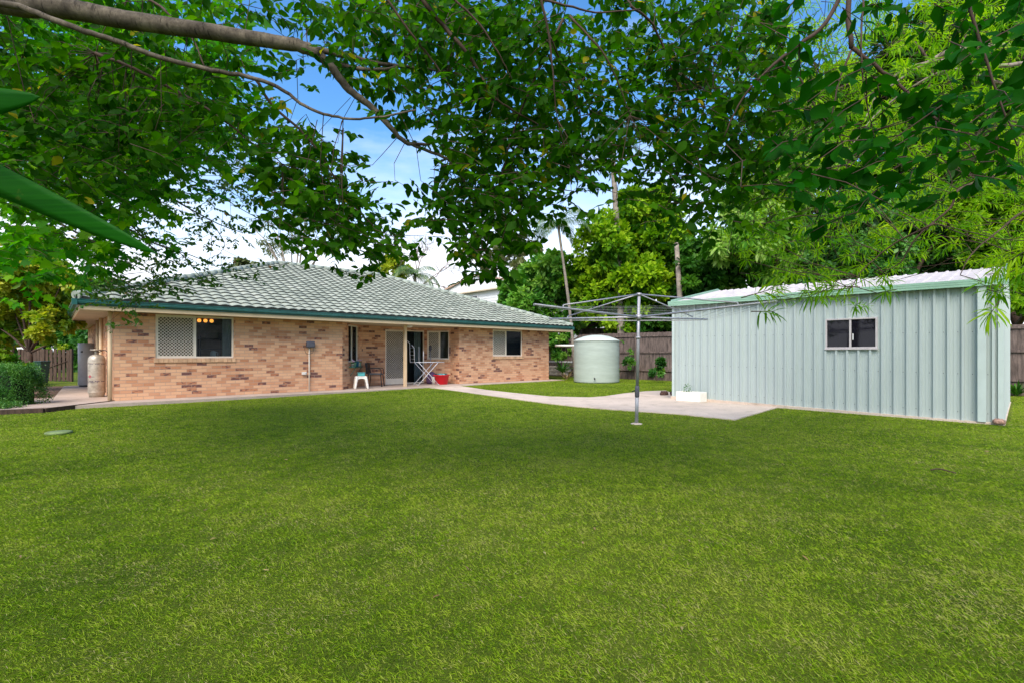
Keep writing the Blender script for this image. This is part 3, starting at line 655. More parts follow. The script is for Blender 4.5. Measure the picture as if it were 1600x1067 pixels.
shed_base = [tuple(sR+np.array(S(a,b,0))[:2]) for a, b in ((-.12,-.12),(shedL+.12,-.12),(shedL+.12,shedW+.12),(-.12,shedW+.12))]
k = MB()
for i in range(4):
    pass
c = [S(-.06,-.09,.014),S(shedL+.06,-.09,.014),S(shedL+.06,shedW+.09,.014),S(-.06,shedW+.09,.014)]
k.face(c[::-1])
for i in range(4):
    a, b = c[i], c[(i+1)%4]; k.face([a, b, (b[0],b[1],-.2), (a[0],a[1],-.2)])
k.build('footing', M['concrete'], shed)
# ------------------------------------------------------------------ clothes hoist
hx, hy = gpt(994.5, 662); hoist = thing('rotary_clothesline', 'galvanised rotary clothes hoist with four raised arms standing in the lawn', 'clothesline', (hx, hy, g(hx,hy)))
gz = g(hx,hy); zh = CZ+(HY-496)/F*hy-gz; ztp = CZ+(HY-460)/F*hy-gz; ln = 4/F*hy
def T(z): return (ln*z/ztp, 0, z)
MB().tube([T(0),T(.62)], .031, 16).build('lower_pole', M['steel'], hoist); MB().tube([T(.62),T(ztp)], .027, 16).build('upper_pole', M['steel'], hoist)
MB().tube([T(.48),T(.50),T(.66),T(.68)], [.033,.04,.04,.034], 16).build('collar', M['greyp'], hoist)
MB().tube([T(1.52),T(1.56)], .04, 16).build('ring', M['steel'], hoist)
MB().tube([T(ztp-.03),T(ztp+.02)], .04, 14).build('cap', M['steel'], hoist); MB().tube([T(zh-.05),T(zh+.05)], .05, 14).build('hub', M['steel'], hoist)
MB().tube([(-.03,0,.6),(-.09,-.02,.58)], .01, 8).build('crank_handle', M['dark'], hoist)
ends = []
for ang, Ln, rs in ((221,2.58,.03),(311,2.35,.07),(41,2.45,.045),(131,2.25,.06)):
    a = math.radians(ang); c0 = np.array(T(zh)); e_ = c0+np.array([math.cos(a)*Ln, math.sin(a)*Ln, rs+.03]); ends.append((c0, e_))
    MB().tube([c0, e_], .018, 10).build('arm', M['steel'], hoist)
    b_ = c0+(e_-c0)*.76; b2 = b_+np.array([0,0,.045])
    k = MB(); k.tube([T(ztp), b2], .012, 8); k.tube([b2, b_], .012, 8); k.build('brace', M['steel'], hoist)
order = [0,1,2,3]
for j in range(4):
    k = MB()
    for fr in (.42,.54,.66,.78,.88,.97):
        a = ends[j][0]+(ends[j][1]-ends[j][0])*fr; b = ends[(j+1)%4][0]+(ends[(j+1)%4][1]-ends[(j+1)%4][0])*fr
        a = a-np.array([0,0,.03]); b = b-np.array([0,0,.03]); m_ = (a+b)/2-np.array([0,0,.012]); k.tube([a,m_,b], .0022, 5, cap=False)
    k.build('line_wires', M['wire'], hoist)
MB().lathe([(.11,-.03),(.10,.012),(.05,.022),(0,.024)],20).build('concrete_foot', M['concrete'], hoist)
# ------------------------------------------------------------------ water tank
td = 21.6; tx = (932-CX)/F*td; tz = CZ-(594.5-HY)/F*td; tank = thing('rainwater_tank', 'round pale green plastic rainwater tank at the corner of the lawn', 'tank', (tx, td, tz))
hw = CZ+(HY-533)/F*td-tz; R_ = .965; pr = [(R_,-.05)]
nb = 26
for i in range(nb+1):
    z = hw*i/nb; pr.append((R_+.004*math.sin(z*7)+.002*math.sin(z*23+1), z))
MB().lathe(pr+[(R_-.03,hw+.012)],56).build('body', M['tank'], tank)
MB().lathe([(R_+.02,hw-.02),(R_+.02,hw+.02),(R_*.85,hw+.10),(R_*.55,hw+.20),(R_*.25,hw+.25),(0,hw+.26)],56).build('lid', M['tanktop'], tank)
k = MB(); p1 = W(950-75,541,td+1.2); a = W(868,540,23.3); b = W(908,540,22.2); c = W(912,542,22.0)
pts = [a-(tx,td,tz), b-(tx,td,tz), c-(tx,td,tz), c-(tx,td,tz)-np.array([0,0,.12])]
k.tube(smooth_path(pts,3), .05, 10); k.build('inlet_pipe', M['white'], tank)
MB().tube([(-.25,-R_+.02,.16),(-.25,-R_-.10,.16),(-.25,-R_-.12,.10)],.022,8).build('outlet_tap', M['dark'], tank)
# ------------------------------------------------------------------ fences
fp0 = np.array([14.7,14.8]); fv = v
def fpt(t): return fp0+fv*t
def ft(px): a = (px-CX)/F; return float((a*fp0[1]-fp0[0])/(fv[0]-a*fv[1]))
fence = thing('paling_fence', 'weathered grey brown timber paling fence along the right boundary', 'fence', (fp0[0], fp0[1], 0))
def ftop(t): return 2.12+.17*sm(t/14)-.2*sm((t-16.3)/.4)
k = MB(); t = -5.0
while t < 24:
    q = fpt(t)-fp0; q1 = fpt(t+.098)-fp0; h = ftop(t)+random.uniform(-.012,.012); o_ = random.uniform(0,.008); nrm = np.array([-u[0], -u[1]])*o_
    n_ = np.array([u[0],u[1]])*.018
    P = [(q[0]+nrm[0],q[1]+nrm[1]),(q1[0]+nrm[0],q1[1]+nrm[1]),(q1[0]+nrm[0]+n_[0],q1[1]+nrm[1]+n_[1]),(q[0]+nrm[0]+n_[0],q[1]+nrm[1]+n_[1])]
    c = [(x,y,.05) for x, y in P]+[(x,y,h) for x, y in P]
    for f in ((4,5,6,7),(0,1,5,4),(1,2,6,5),(2,3,7,6),(3,0,4,7)): k.face([c[i] for i in f])
    t += .101
k.build('palings', M['fence'], fence)
for z in (.5,1.35,2.0):
    k = MB(); 
    for t0, t1 in ((-5,16.3),(16.5,24)):
        dz = .0 if t1 < 17 else -.15
        a = fpt(t0)-fp0-u*.035; b = fpt(t1)-fp0-u*.035; k.bar((a[0],a[1],z+(.14*sm(t0/14) if z > 1.5 else 0)+dz), (b[0],b[1],z+(.14*sm(t1/14) if z > 1.5 else 0)+dz), .04, .075)
    k.build('rail', M['fence'], fence)
t = -4.0
while t < 24:
    a = fpt(t)-fp0-u*.11; MB().box(a[0]-.05,a[1]-.05,0,a[0]+.05,a[1]+.05,ftop(t)-.05).build('post', M['fence'], fence); t += 2.4
# retaining wall and outbuilding behind the tank
rw = thing('retaining_wall', 'low dark stone retaining wall with a pale pipe at the foot of the fence', 'wall', (0,0,0))
k = MB(); a = fpt(ft(862))-u*.9; b = fpt(ft(900))-u*.6
for r_ in range(3):
    for i in range(9):
        p = a+(b-a)*(i+.5*(r_%2))/9; q_ = a+(b-a)*(i+.93+.5*(r_%2))/9
        k.bar((p[0],p[1],.22+r_*.17),(q_[0],q_[1],.22+r_*.17),.22,.15)
k.build('stone_courses', M['stone'], rw, None, .02)
k = MB(); a = fpt(ft(858))-u*.3; b = fpt(ft(902))-u*.3; z = CZ-(565-HY)/F*a[1]; k.tube([(a[0],a[1],z),(b[0],b[1],z)], .05, 10); k.build('pipe', M['enamel'], rw)
ob = thing('play_hut', 'small weathered timber hut with a triangular gable behind the boundary fence', 'hut', (*W(945,530,29)[:2], 0))
hh = W(945,505,29)[2]; 
k = MB(); k.box(-1.3,-.05,0,1.2,.05,hh-.35); k.box(-1.3,.06,0,-1.22,2.2,hh-.35); k.build('wall', M['fence'], ob)
k = MB(); k.bar((-1.3,-.1,hh-.35),(0,-.1,hh+.15),.1); k.bar((0,-.1,hh+.15),(1.35,-.1,hh-.45),.1); k.bar((-1.2,-.08,hh-.34),(1.2,-.08,hh-.34),.08); k.bar((0,-.08,hh-.3),(0,-.08,hh+.1),.08); k.build('gable_frame', M['fence'], ob)
# gate and side fence at the left
gd = 23.2
def picket(name, label, px0, px1, ytop, yb, d, gap, cat, mt, wd=.13):
    a = W(px0, yb, d); b = W(px1, yb, d); r = thing(name, label, cat, (a[0], d, 0)); Ln = b[0]-a[0]; top = CZ+(HY-ytop)/F*d; x = 0; k = MB()
    while x+wd*.8 < Ln: k.box(x,-.012,.06,x+wd,.012,top+random.uniform(-.02,.02)); x += wd+gap
    k.build('palings', mt, r)
    for z in (.14, top-.32): MB().box(0,.013,z,Ln,.06,z+.09).build('rail', mt, r)
    for x in (-.1, Ln): MB().box(x,-.05,0,x+.1,.05,top+.03).build('post', mt, r)
    return r
gt = picket('timber_gate', 'brown slatted timber gate with light through its gaps beside the house', 71, 110, 546, 594, 22.6, .06, 'gate', M['timber'])
MB().tube([(1.0,-.03,.95),(.0,-.03,.6)], .015, 6).build('brace', M['timber'], gt)
picket('side_fence', 'dark brown timber fence section left of the slatted gate', 33, 70, 546, 590, 23.3, .015, 'fence', M['timber'])
picket('boundary_fence', 'short grey paling fence at the far left edge of the yard', -30, 16, 541, 585, 18.5, .01, 'fence', M['fence'])
# green bin behind the hedge
bn = W(66,590,20.5); bin_ = thing('wheelie_bin', 'dark green wheelie bin standing in front of the side fence', 'bin', (bn[0]-.05,bn[1],.03)); bin_.scale = (.7,.7,.95)
k = MB(); c = [(-.2,-.22,.05),(.2,-.22,.05),(.2,.22,.05),(-.2,.22,.05),(-.26,-.3,.95),(.26,-.3,.95),(.26,.3,.95),(-.26,.3,.95)]
for f in ((0,3,2,1),(4,5,6,7),(0,1,5,4),(1,2,6,5),(2,3,7,6),(3,0,4,7)): k.face([c[i] for i in f])
M['bing'] = mat('bin_green', (.01,.05,.04), .45); k.build('body', M['bing'], bin_, None, .02); MB().box(-.29,-.33,.952,.29,.34,1.0).build('lid', M['bing'], bin_, None, .015)
# ------------------------------------------------------------------ side yard gear
gx, gy = gpt(146.5, 620, SL); gas = thing('gas_cylinder', 'tall galvanised gas cylinder with a collar at the house corner', 'gas cylinder', (gx,gy+.1,SL))
MB().lathe([(.15,0),(.17,.0),(.17,.07),(.185,.09),(.195,.14),(.195,1.0),(.185,1.07),(.15,1.13),(.08,1.165),(.04,1.17)],32).build('body', M['gas'], gas)
MB().lathe([(.198,.13),(.203,.14),(.198,.15)],32).build('band', M['gas'], gas); MB().lathe([(.198,.93),(.203,.94),(.198,.95)],32).build('band', M['gas'], gas)
MB().lathe([(.05,1.16),(.05,1.25),(.04,1.27)],14).build('valve', M['gas'], gas); MB().lathe([(.06,1.27),(.14,1.28),(.15,1.29),(.14,1.31),(.06,1.31)],20).build('collar', M['rustc'] if 'rustc' in M else M['gas'], gas)
k = MB(); 
for z, w_ in ((.90,.5),(.72,.14),(.55,.25),(.42,.5),(.395,.35)):
    for i in range(int(w_/.035)):
        if (i*7+int(z*100)) % 4 == 0: continue
        a = math.radians(238)+i*.035/.196-.2; x, y = .1965*math.cos(a), .1965*math.sin(a); tx_, ty_ = -math.sin(a), math.cos(a); h = .018 if z > .5 or z < .4 else .03
        k.face([(x,y,z),(x+tx_*.026,y+ty_*.026,z),(x+tx_*.026,y+ty_*.026,z+h),(x,y,z+h)])
M['ink'] = mat('faded_ink', (.12,.10,.13), .8); k.build('printing', M['ink'], gas)
k = MB(); a = math.radians(262); x, y = .197*math.cos(a), .197*math.sin(a); tx_, ty_ = -math.sin(a), math.cos(a)
k.face([(x,y,.52),(x+tx_*.05,y+ty_*.05,.57),(x,y,.62),(x-tx_*.05,y-ty_*.05,.57)]); M['redl'] = mat('red_label', (.35,.08,.09), .7); k.build('hazard_diamond', M['redl'], gas)
k = MB(); k.tube(smooth_path([(0.03,0,1.22),(.2,.05,1.28),(.38,.1,1.05),(.42,.15,.9)],4), .012, 8); k.build('hose', M['dark'], gas)
gx, gy = gpt(129, 604, SL); hwu = thing('water_heater', 'pale grey upright hot water cylinder behind the gas cylinder', 'water heater', (gx,gy+.3,SL))
tp = CZ+(HY-536)/F*(gy+.3)-SL
MB().lathe([(.30,0),(.30,.06)],40).build('base', M['dark'], hwu); MB().lathe([(.33,.061),(.33,tp-.01),(.31,tp),(0,tp)],40).build('jacket', M['enamel'], hwu)
MB().box(-.03,-.345,tp-.34,.03,-.325,tp-.29).build('badge', M['dark'], hwu)
# ------------------------------------------------------------------ things on the front wall
rcl = thing('retractable_clothesline', 'grey wall box of a retractable clothesline on a thin pale post', 'clothesline', hloc(hp(485.5,-.1)[0],-.06,0), AZ)
zc = hz_(485,538,-.1); k = MB(); k.box(-.13,-.09,zc-.1,.13,.045,zc+.1); k.build('case', M['greyp'], rcl, None, .035)
MB().tube([(-.03,.01,SL+.01),(-.03,.01,zc-.09)], .018, 8).build('pole', M['alum'], rcl)
k = MB(); k.tube(smooth_path([(-.12,-.05,zc),(-.19,-.05,zc-.12),(-.15,-.05,zc-.28),(-.04,-.05,zc-.3),(.06,-.05,zc-.25),(.08,-.05,zc-.1)],4), .006, 6); k.build('cord', M['dark'], rcl)
mt_ = thing('wall_tap', 'cream wall tap box low on the brick beside the pale post', 'tap', hloc(hp(475,-.03)[0],-.04,0), AZ)
z = hz_(475,583); MB().box(-.07,-.03,z-.04,.07,.035,z+.05).build('box', M['lightp'], mt_, None, .01); MB().tube([(.05,-.06,z+.01),(.05,-.02,z+.01)],.02,8).build('spout', M['steel'], mt_)
# patio things
def onslab(px, py): x, y = gpt(px, py, SL); return (x, y, SL)
def clamp(px, wv): s_, _ = hp(px, wv); return hloc(s_, wv, SL)
st = thing('plastic_stool', 'white moulded plastic stool with arched legs on the patio', 'stool', clamp(564,.12), AZ-.35)
k = MB(); k.box(-.17,-.17,.40,.17,.17,.43); k.build('seat', M['lightp'], st, None, .02)
for sx in (-1,1):
    for sy in (-1,1):
        k = MB(); k.tube(smooth_path([(sx*.14,sy*.14,.41),(sx*.17,sy*.17,.26),(sx*.195,sy*.195,.1),(sx*.215,sy*.215,0)],3), [.05]*4+[.042]*3+[.034]*3, 8); k.build('leg', M['lightp'], st)
k = MB()
for sx, sy, dx, dy in ((0,-1,1,0),(0,1,1,0),(1,0,0,1),(-1,0,0,1)):
    for i in range(10):
        a0, a1 = math.pi*i/10, math.pi*(i+1)/10
        def q(a, top): c_ = math.cos(a)*.155; zz_ = .40 if top else .26+math.sin(a)*.09; o_ = .165+(.40-zz_)*.1; return (sx*o_+dx*c_, sy*o_+dy*c_, zz_)
        k.face([q(a0,0),q(a1,0),q(a1,1),q(a0,1)])
k.build('apron', M['lightp'], st)
cp = thing('teal_bowl', 'pale teal plastic tub sitting on the white stool', 'tub', (*clamp(564.5,.12)[:2], SL+.432), AZ)
MB().box(-.1,-.09,0,.1,.09,.11).build('body', M['tealp'], cp, None, .02); MB().box(-.108,-.098,.108,.108,.098,.125).build('rim', M['tealp'], cp, None, .004)
ch = thing('metal_chair', 'black metal armchair beside the screen door', 'chair', clamp(587,.8), AZ+.9)
MB().box(-.25,-.24,.42,.25,.24,.455).build('seat', M['dark'], ch, None, .015); MB().box(-.22,-.21,.457,.22,.2,.485).build('cushion', M['greyp'], ch, None, .015)
k = MB(); k.tube(smooth_path([(-.25,.22,.45),(-.27,.27,.65),(-.24,.32,.84),(.24,.32,.84),(.27,.27,.65),(.25,.22,.45)],5), .016, 8); k.box(-.24,.25,.47,.24,.31,.86); k.build('backrest', M['dark'], ch)
for sx in (-1,1):
    k = MB(); k.tube(smooth_path([(sx*.26,.27,.66),(sx*.28,0,.67),(sx*.27,-.22,.64),(sx*.25,-.24,.45)],4), .014, 8); k.build('armrest', M['dark'], ch)
    for sy in (-1,1): MB().tube([(sx*.23,sy*.22,.43),(sx*.26,sy*.27,0)], .017, 8).build('leg', M['dark'], ch)
# flower shelf on the splayed wall
pm = ((A1[0]+LA1[0])/2-.0, (A1[1]+LA1[1])/2); nrm = (math.sqrt(.5), -math.sqrt(.5))
fx = thing('plant_shelf', 'narrow green metal shelf fixed under the patio window', 'shelf', hloc(pm[0]+nrm[0]*.14-.02, pm[1]+nrm[1]*.14), AZ+math.pi/4)
M['green'] = mat('green_metal', (.01,.12,.09), .5); M['grn2'] = mat('mint_plastic', (.25,.5,.35), .5)
MB().box(-.42,-.1,.80,.42,.1,.83).build('tray', M['green'], fx)
k = MB()
for x in (-.3,.3): k.bar((x,.1,.5),(x,-.09,.8),.015)
k.build('bracket', M['green'], fx)
pots = [(-.33,.05,.09,'enamel','small white pot at the far left of the plant shelf'),(-.17,.065,.12,'grn2','mint green pot second from the left on the plant shelf'),(.05,.09,.17,'bluep','large blue pot in the middle of the plant shelf'),(.27,.05,.12,'lightp','cream pot holding pink flowers on the plant shelf'),(.38,.045,.10,'grn2','tiny green pot at the right end of the plant shelf')]
for x, r, h, mt_n, lb in pots:
    wx, wy = to_world(pm[0]+nrm[0]*.14-.02+math.cos(math.pi/4)*x, pm[1]+nrm[1]*.14+math.sin(math.pi/4)*x)
    po = thing('flower_pot', lb, 'pot', (wx,wy,.83), 0, 'pots on the plant shelf')
    MB().lathe([(r*.75,0),(r,h),(r*1.05,h),(r*1.05,h+.012),(r*.85,h+.012),(r*.8,h*.8),(0,h*.8)],16).build('body', M[mt_n], po)
    n_ = 26; a = rng.random(n_)*6.28; D = np.stack([np.cos(a), np.sin(a), .4+rng.random(n_)*1.5], 1)
    scatter('leaves', np.tile([[0,0,h*.8]],(n_,1)), D, np.tile([[0,0,1.]],(n_,1))+rng.normal(0,.3,(n_,3)), .05+rng.random(n_)*.07, .04, 'quad', LM['hedge'], po)
    if 'pink' in lb or 'white' in lb:
        k = MB()
        for i in range(5): 
            q = np.array([rng.normal(0,.05), rng.normal(0,.05), h+.09+rng.random()*.06]); k.lathe([(0,q[2]-.02),(.022,q[2]),(0,q[2]+.02)],8,(q[0],q[1]))
        k.build('blossom', M['pink'], po)
# drying rack
rk = thing('drying_rack', 'white folding clothes airer with raised wings on the patio', 'drying rack', clamp(666,.35), AZ-.25)
M['rackw'] = mat('rack_white', (.75,.76,.80), .4)
k = MB()
for y in (-.27,.27):
    k.tube([(-.42,y,0),(.38,y,.86)], .011, 8); k.tube([(.42,y,0),(-.38,y,.86)], .011, 8)
for x in (-.42,.42): k.tube([(x,-.27,.03),(x,.27,.03)], .01, 8)
k.build('legs', M['rackw'], rk); k = MB()
k.tube([(-.55,-.28,.87),(.62,-.28,.87)], .011, 8); k.tube([(-.55,.28,.87),(.62,.28,.87)], .011, 8)
for i in range(10): x = -.5+i*.12; k.tube([(x,-.28,.872),(x,.28,.872)], .005, 6)
k.build('top_rails', M['rackw'], rk); k = MB()
for y, h in ((-.28,.55),(.28,.72)):
    k.tube([(-.55,y,.87),(-.57,y,.87+h),(-.66,y,.97+h)], .011, 8); k.tube([(-.2,y,.87),(-.2,y,.75+h)], .011, 8)
for i in range(4): z = 1.0+i*.14; k.tube([(-.56,-.28,z),(-.56,.28,z)], .005, 6)
k.build('wing', M['rackw'], rk)
# red tub with washing
tb = thing('red_tub', 'bright red plastic tub with flared sides on the patio floor', 'tub', clamp(690,.28), AZ)
MB().lathe([(.22,0),(.235,.01),(.29,.36),(.31,.365),(.31,.38),(.28,.38),(.23,.05),(0,.04)],30).build('body', M['red'], tb)
for sx in (-1,1): MB().tube(smooth_path([(sx*.29,-.08,.34),(sx*.36,-.06,.36),(sx*.36,.06,.36),(sx*.29,.08,.34)],3), .012, 8).build('handle', M['red'], tb)
k = MB(); n0 = 14
for i in range(n0):
    for j in range(n0):
        def h_(a, b): x = (a/n0-.5)*.52; y = (b/n0-.5)*.52; return (x, y, .33+.07*math.sin(a*1.7+b)+.05*math.cos(b*1.9-a*.6)) 
        c = [h_(i,j),h_(i+1,j),h_(i+1,j+1),h_(i,j+1)]
        if all(math.hypot(p[0],p[1]) < .265 for p in c): k.face(c, m=(0 if (i+j//2)%5 < 3 else 1), smooth=True)
wsh = k.build('washing_pile', [M['tealp'], M['cloth']], None, clamp(690,.28)); tag(wsh, 'heap of teal and dark washing inside the red tub', 'washing')
mp_ = thing('mop', 'grey handled mop leaning on the wall beside the patio window', 'mop', clamp(671,1.05), AZ)
MB().tube([(0,-.1,.25),(.14,.15,1.35)], .014, 8).build('handle', M['steel'], mp_); k = MB(); k.lathe([(.03,1.3),(.06,1.36),(.05,1.5),(0,1.54)],10,(.14,.15)); k.build('head', M['greyp'], mp_)
bg_ = MB(); bg_.lathe([(0,0),(.2,.01),(.24,.15),(.19,.34),(.10,.45),(0,.5)],12); tag(bg_.build('cloth_bag', M['purple'], None, clamp(675,.75)), 'dark purple sagging cloth bag behind the drying rack', 'bag')
tag(MB().lathe([(.1,0),(.13,.28),(.12,.29),(0,.29)],16).build('small_bucket', M['lightp'], None, clamp(679,.55)), 'pale small bucket between the rack and red tub', 'bucket')
# ------------------------------------------------------------------ by the shed
fx_, fy_ = gpt(1088, 625); bxo = sR+np.array(S(sa(1088),-.28,0))[:2]
fb = thing('foam_planter', 'white foam box planter on the concrete against the shed', 'planter', (bxo[0],bxo[1],g(*bxo)+.022), math.atan2(ax[1],ax[0]))
k = MB(); k.box(-.33,-.17,0,.33,.17,.03).box(-.33,-.17,.03,-.295,.17,.24).box(.295,-.17,.03,.33,.17,.24).box(-.295,-.17,.03,.295,-.135,.24).box(-.295,.135,.03,.295,.17,.24); k.build('box', M['foam'], fb, None, .006)
MB().box(-.294,-.134,.031,.294,.134,.21).build('soil', M['mulch'], fb)
n_ = 40; P = np.stack([rng.uniform(.0,.25,n_), rng.uniform(-.1,.1,n_), np.full(n_,.2)+rng.random(n_)*.2], 1); P[:,0] = .12+rng.normal(0,.04,n_)
scatter('seedling', P, rng.normal(0,1,(n_,3))+[0,0,1.], rng.normal(0,1,(n_,3)), .06, .04, 'quad', LM['hedge'], fb)
k = MB(); x, y = gpt(1046, 618)
for i in range(6):
    a = rng.uniform(-.22,.22,2); k.box(a[0]-.09,a[1]*.4-.05,.0+.005*i,a[0]+.09,a[1]*.4+.05,.065+.01*i)
tag(k.build('old_bricks', M['rust'], None, (x,y,g(x,y)+.022), .012), 'small heap of dark rusty broken bricks by the shed corner', 'rubble')
k = MB()
for i in range(5): a = rng.uniform(-.06,.06,3); k.lathe([(0,.0),(.05,.02),(.045,.07),(0,.1)],7,(a[0],a[1]))
q = sR+np.array(S(.02,-.14,0))[:2]; tag(k.build('brick_rubble', mat('pale_rubble', (.34,.21,.16), .95, var=.5, scale=25, bump=1), None, (q[0],q[1],.05)), 'small broken masonry lump at the foot of the shed downpipe', 'rubble')
# ------------------------------------------------------------------ neighbour's white house
nh0 = np.array([-2.6, 35.2]); nh = thing('white_house', 'white weatherboard house with a low gable beyond the tiled roof', 'house', (nh0[0],nh0[1],0), math.atan2(-v[1],-v[0]))
pkz = CZ+4.36+1.25-.03; pkz = CZ+(HY-430)/F*35.2; ev = pkz-1.1; hwid = 5.3
k = MB(); k.face([(-hwid,.0,ev),(hwid,.0,ev),(0,.0,pkz-.05)]); k.build('gable_end', M['board'], nh)
k = MB(); nb = 22
for i in range(nb):
    z0 = ev-.2-i*.2; k.face([(-4.7,.32,z0-.2),(4.7,.32,z0-.2),(4.7,.35,z0),(-4.7,.35,z0)]); k.face([(-4.7,.35,z0),(4.7,.35,z0),(4.7,.32,z0),(-4.7,.32,z0)])
k.box(-4.69,.36,.1,4.69,11,ev-.1); k.build('wall', M['board'], nh)
k = MB(); k.face([(-hwid-.3,-.1,ev-.03),(0,-.1,pkz),(0,12,pkz),(-hwid-.3,12,ev-.03)]); k.face([(hwid+.3,-.1,ev-.03),(0,-.1,pkz),(0,12,pkz),(hwid+.3,12,ev-.03)])
k.bar((-hwid-.3,-.12,ev-.05),(0,-.12,pkz),.05,.12); k.bar((hwid+.3,-.12,ev-.05),(0,-.12,pkz),.05,.12); k.build('roof', M['lroof'], nh)
k = MB(); k.box(-5.1,-.02,ev-.09,5.1,.35,ev-.003); k.build('soffit', M['soffit'], nh)
k = MB(); 
for x in (-3,-.9,1.2,3.2): k.box(x,-.012,ev,x+.03,-.001,ev+.2+(hwid-abs(x))/hwid*.75)
k.build('cover_strips', M['enamel'], nh)
wn = MB().box(-1.55,.27,ev-1.1,-.05,.315,ev-.3).build('window', M['white'], nh); MB().box(-1.5,.255,ev-1.05,-.83,.265,ev-.35).build('pane', M['dark'], wn); MB().box(-.78,.255,ev-1.05,-.1,.265,ev-.35).build('pane', M['greyp'], wn)
# ------------------------------------------------------------------ vegetation
def vl(x, y, s, seed=0):                            # lattice value noise, 0..1
    t = np.random.default_rng(seed+50).random((97,101)); x = x*s+400.3; y = y*s+400.7; i = np.floor(x).astype(int); j = np.floor(y).astype(int); a = x-i; b = y-j
    a = a*a*(3-2*a); b = b*b*(3-2*b); f = lambda p, q: t[p%97, q%101]
    return (f(i,j)*(1-a)+f(i+1,j)*a)*(1-b)+(f(i,j+1)*(1-a)+f(i+1,j+1)*a)*b
def vn(x, y, s, seed=0):                            # smooth pseudo noise, 0..1
    r = 0
    for k in range(5):
        a = seed*1.7+k*2.4; f = s*(1.0+k*.63); r = r+np.sin(x*f*math.cos(a)+y*f*math.sin(a)+k*1.9+seed)*np.sin(y*f*1.13*math.cos(a+1)-x*f*.87*math.sin(a+1)+k*.7)
    return .5+r/5
def clump_leaves(name, lobes, n, ll, kind, mt, parent, core=True, clump=.26, wd=1.0, droop=.15, per=70, shift=0.0):
    lobes = np.array(lobes, float); o = np.array(parent.location)
    wgt = lobes[:,3]**2; wgt /= wgt.sum(); nc = max(1, n//per)
    li = rng.choice(len(lobes), nc, p=wgt); dr = norm(rng.normal(0,1,(nc,3))+[0,0,.25]); rr = 1-.45*rng.random(nc)**1.5
    c = lobes[li,:3]+dr*(lobes[li,3]*rr)[:,None]; cr = lobes[li,3]*clump*(.6+.8*rng.random(nc)); tone = rng.random(nc)
    ci = rng.integers(0, nc, n); d2 = norm(rng.normal(0,1,(n,3))); P = c[ci]+d2*(cr[ci]*rng.random(n)**.45)[:,None]*[1,1,.75]
    D = norm(dr[ci]*.5+d2*.8+rng.normal(0,.5,(n,3))-[0,0,droop]); Nn = norm(dr[ci]*.7+rng.normal(0,.6,(n,3))+[0,0,.6])
    rnd = np.clip(tone[ci]*.6+rng.random(n)*.45-.05+shift, 0, 1); L_ = ll*(.65+.7*rng.random(n))
    scatter(name, P-o, D, Nn, L_, L_*wd, kind, mt, parent, rnd)
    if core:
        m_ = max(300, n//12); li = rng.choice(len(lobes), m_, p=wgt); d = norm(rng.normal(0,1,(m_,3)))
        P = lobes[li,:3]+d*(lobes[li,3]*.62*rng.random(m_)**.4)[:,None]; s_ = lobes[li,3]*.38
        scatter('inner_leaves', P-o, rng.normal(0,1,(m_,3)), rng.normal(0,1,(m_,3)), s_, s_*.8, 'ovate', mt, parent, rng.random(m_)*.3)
def tree(name, label, px_l, d, n, ll, kind, mt, cat='tree', group=None, base=None, trunk=True, tr=.14, bark=None, dj=.12, core=True, **kw):
    lobes = []
    for px, py, r in px_l:
        dd = d*(1+rng.uniform(-dj,dj)*.6); c = W(px,py,dd); lobes.append((*c, r/F*dd))
    lb = np.array(lobes); bx_, by_ = (lb[:,0].mean(), lb[:,1].mean()) if base is None else base
    t = thing(name, label, cat, (float(bx_), float(by_), 0), 0, group); o = np.array([bx_,by_,0])
    if trunk:
        k = MB(); top = lb[:,2].mean(); fork = max(.8, top*.45)
        k.tube(smooth_path([(0,0,-.05),(.05,.03,fork*.5),(.0,.06,fork)],3), [tr*1.2]*3+[tr]*3+[tr*.85], 9)
        for l in lobes:
            e_ = np.array(l[:3])-o; s_ = np.array([0,.06,fork*.97]); m_ = (s_+e_)/2+[0,0,.1*e_[2]]+rng.normal(0,.1,3)
            k.tube(smooth_path([s_,m_,e_],3), list(np.linspace(tr*.55,tr*.12,7)), 6)
        k.build('trunk', bark or M['twig'], t)
    clump_leaves('crown', lobes, n, ll, kind, mt, t, core=core, **kw); return t
# --- beyond the fence, left to right
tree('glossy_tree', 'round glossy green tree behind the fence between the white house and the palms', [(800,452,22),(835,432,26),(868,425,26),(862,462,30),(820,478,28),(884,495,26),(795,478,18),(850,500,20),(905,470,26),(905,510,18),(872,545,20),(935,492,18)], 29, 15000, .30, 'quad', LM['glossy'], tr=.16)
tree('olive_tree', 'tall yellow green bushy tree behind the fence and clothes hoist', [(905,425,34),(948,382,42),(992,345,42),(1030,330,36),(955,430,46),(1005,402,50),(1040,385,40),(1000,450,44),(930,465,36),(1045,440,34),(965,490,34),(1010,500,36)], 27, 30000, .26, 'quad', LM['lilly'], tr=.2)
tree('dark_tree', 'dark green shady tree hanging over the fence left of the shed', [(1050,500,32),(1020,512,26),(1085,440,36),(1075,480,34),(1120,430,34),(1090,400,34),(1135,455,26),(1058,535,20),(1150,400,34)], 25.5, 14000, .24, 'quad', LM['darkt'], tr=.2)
tree('mango_tree', 'tall tree with pale drooping leaf clusters behind the left half of the shed', [(1165,372,44),(1205,350,42),(1150,425,36),(1225,400,46),(1190,440,34),(1240,450,34),(1260,350,44),(1160,330,30),(1120,385,28),(1270,410,40),(1215,300,40),(1250,260,46)], 24, 17000, .36, 'strap', LM['mango'], tr=.25, wd=2.6, droop=.6)
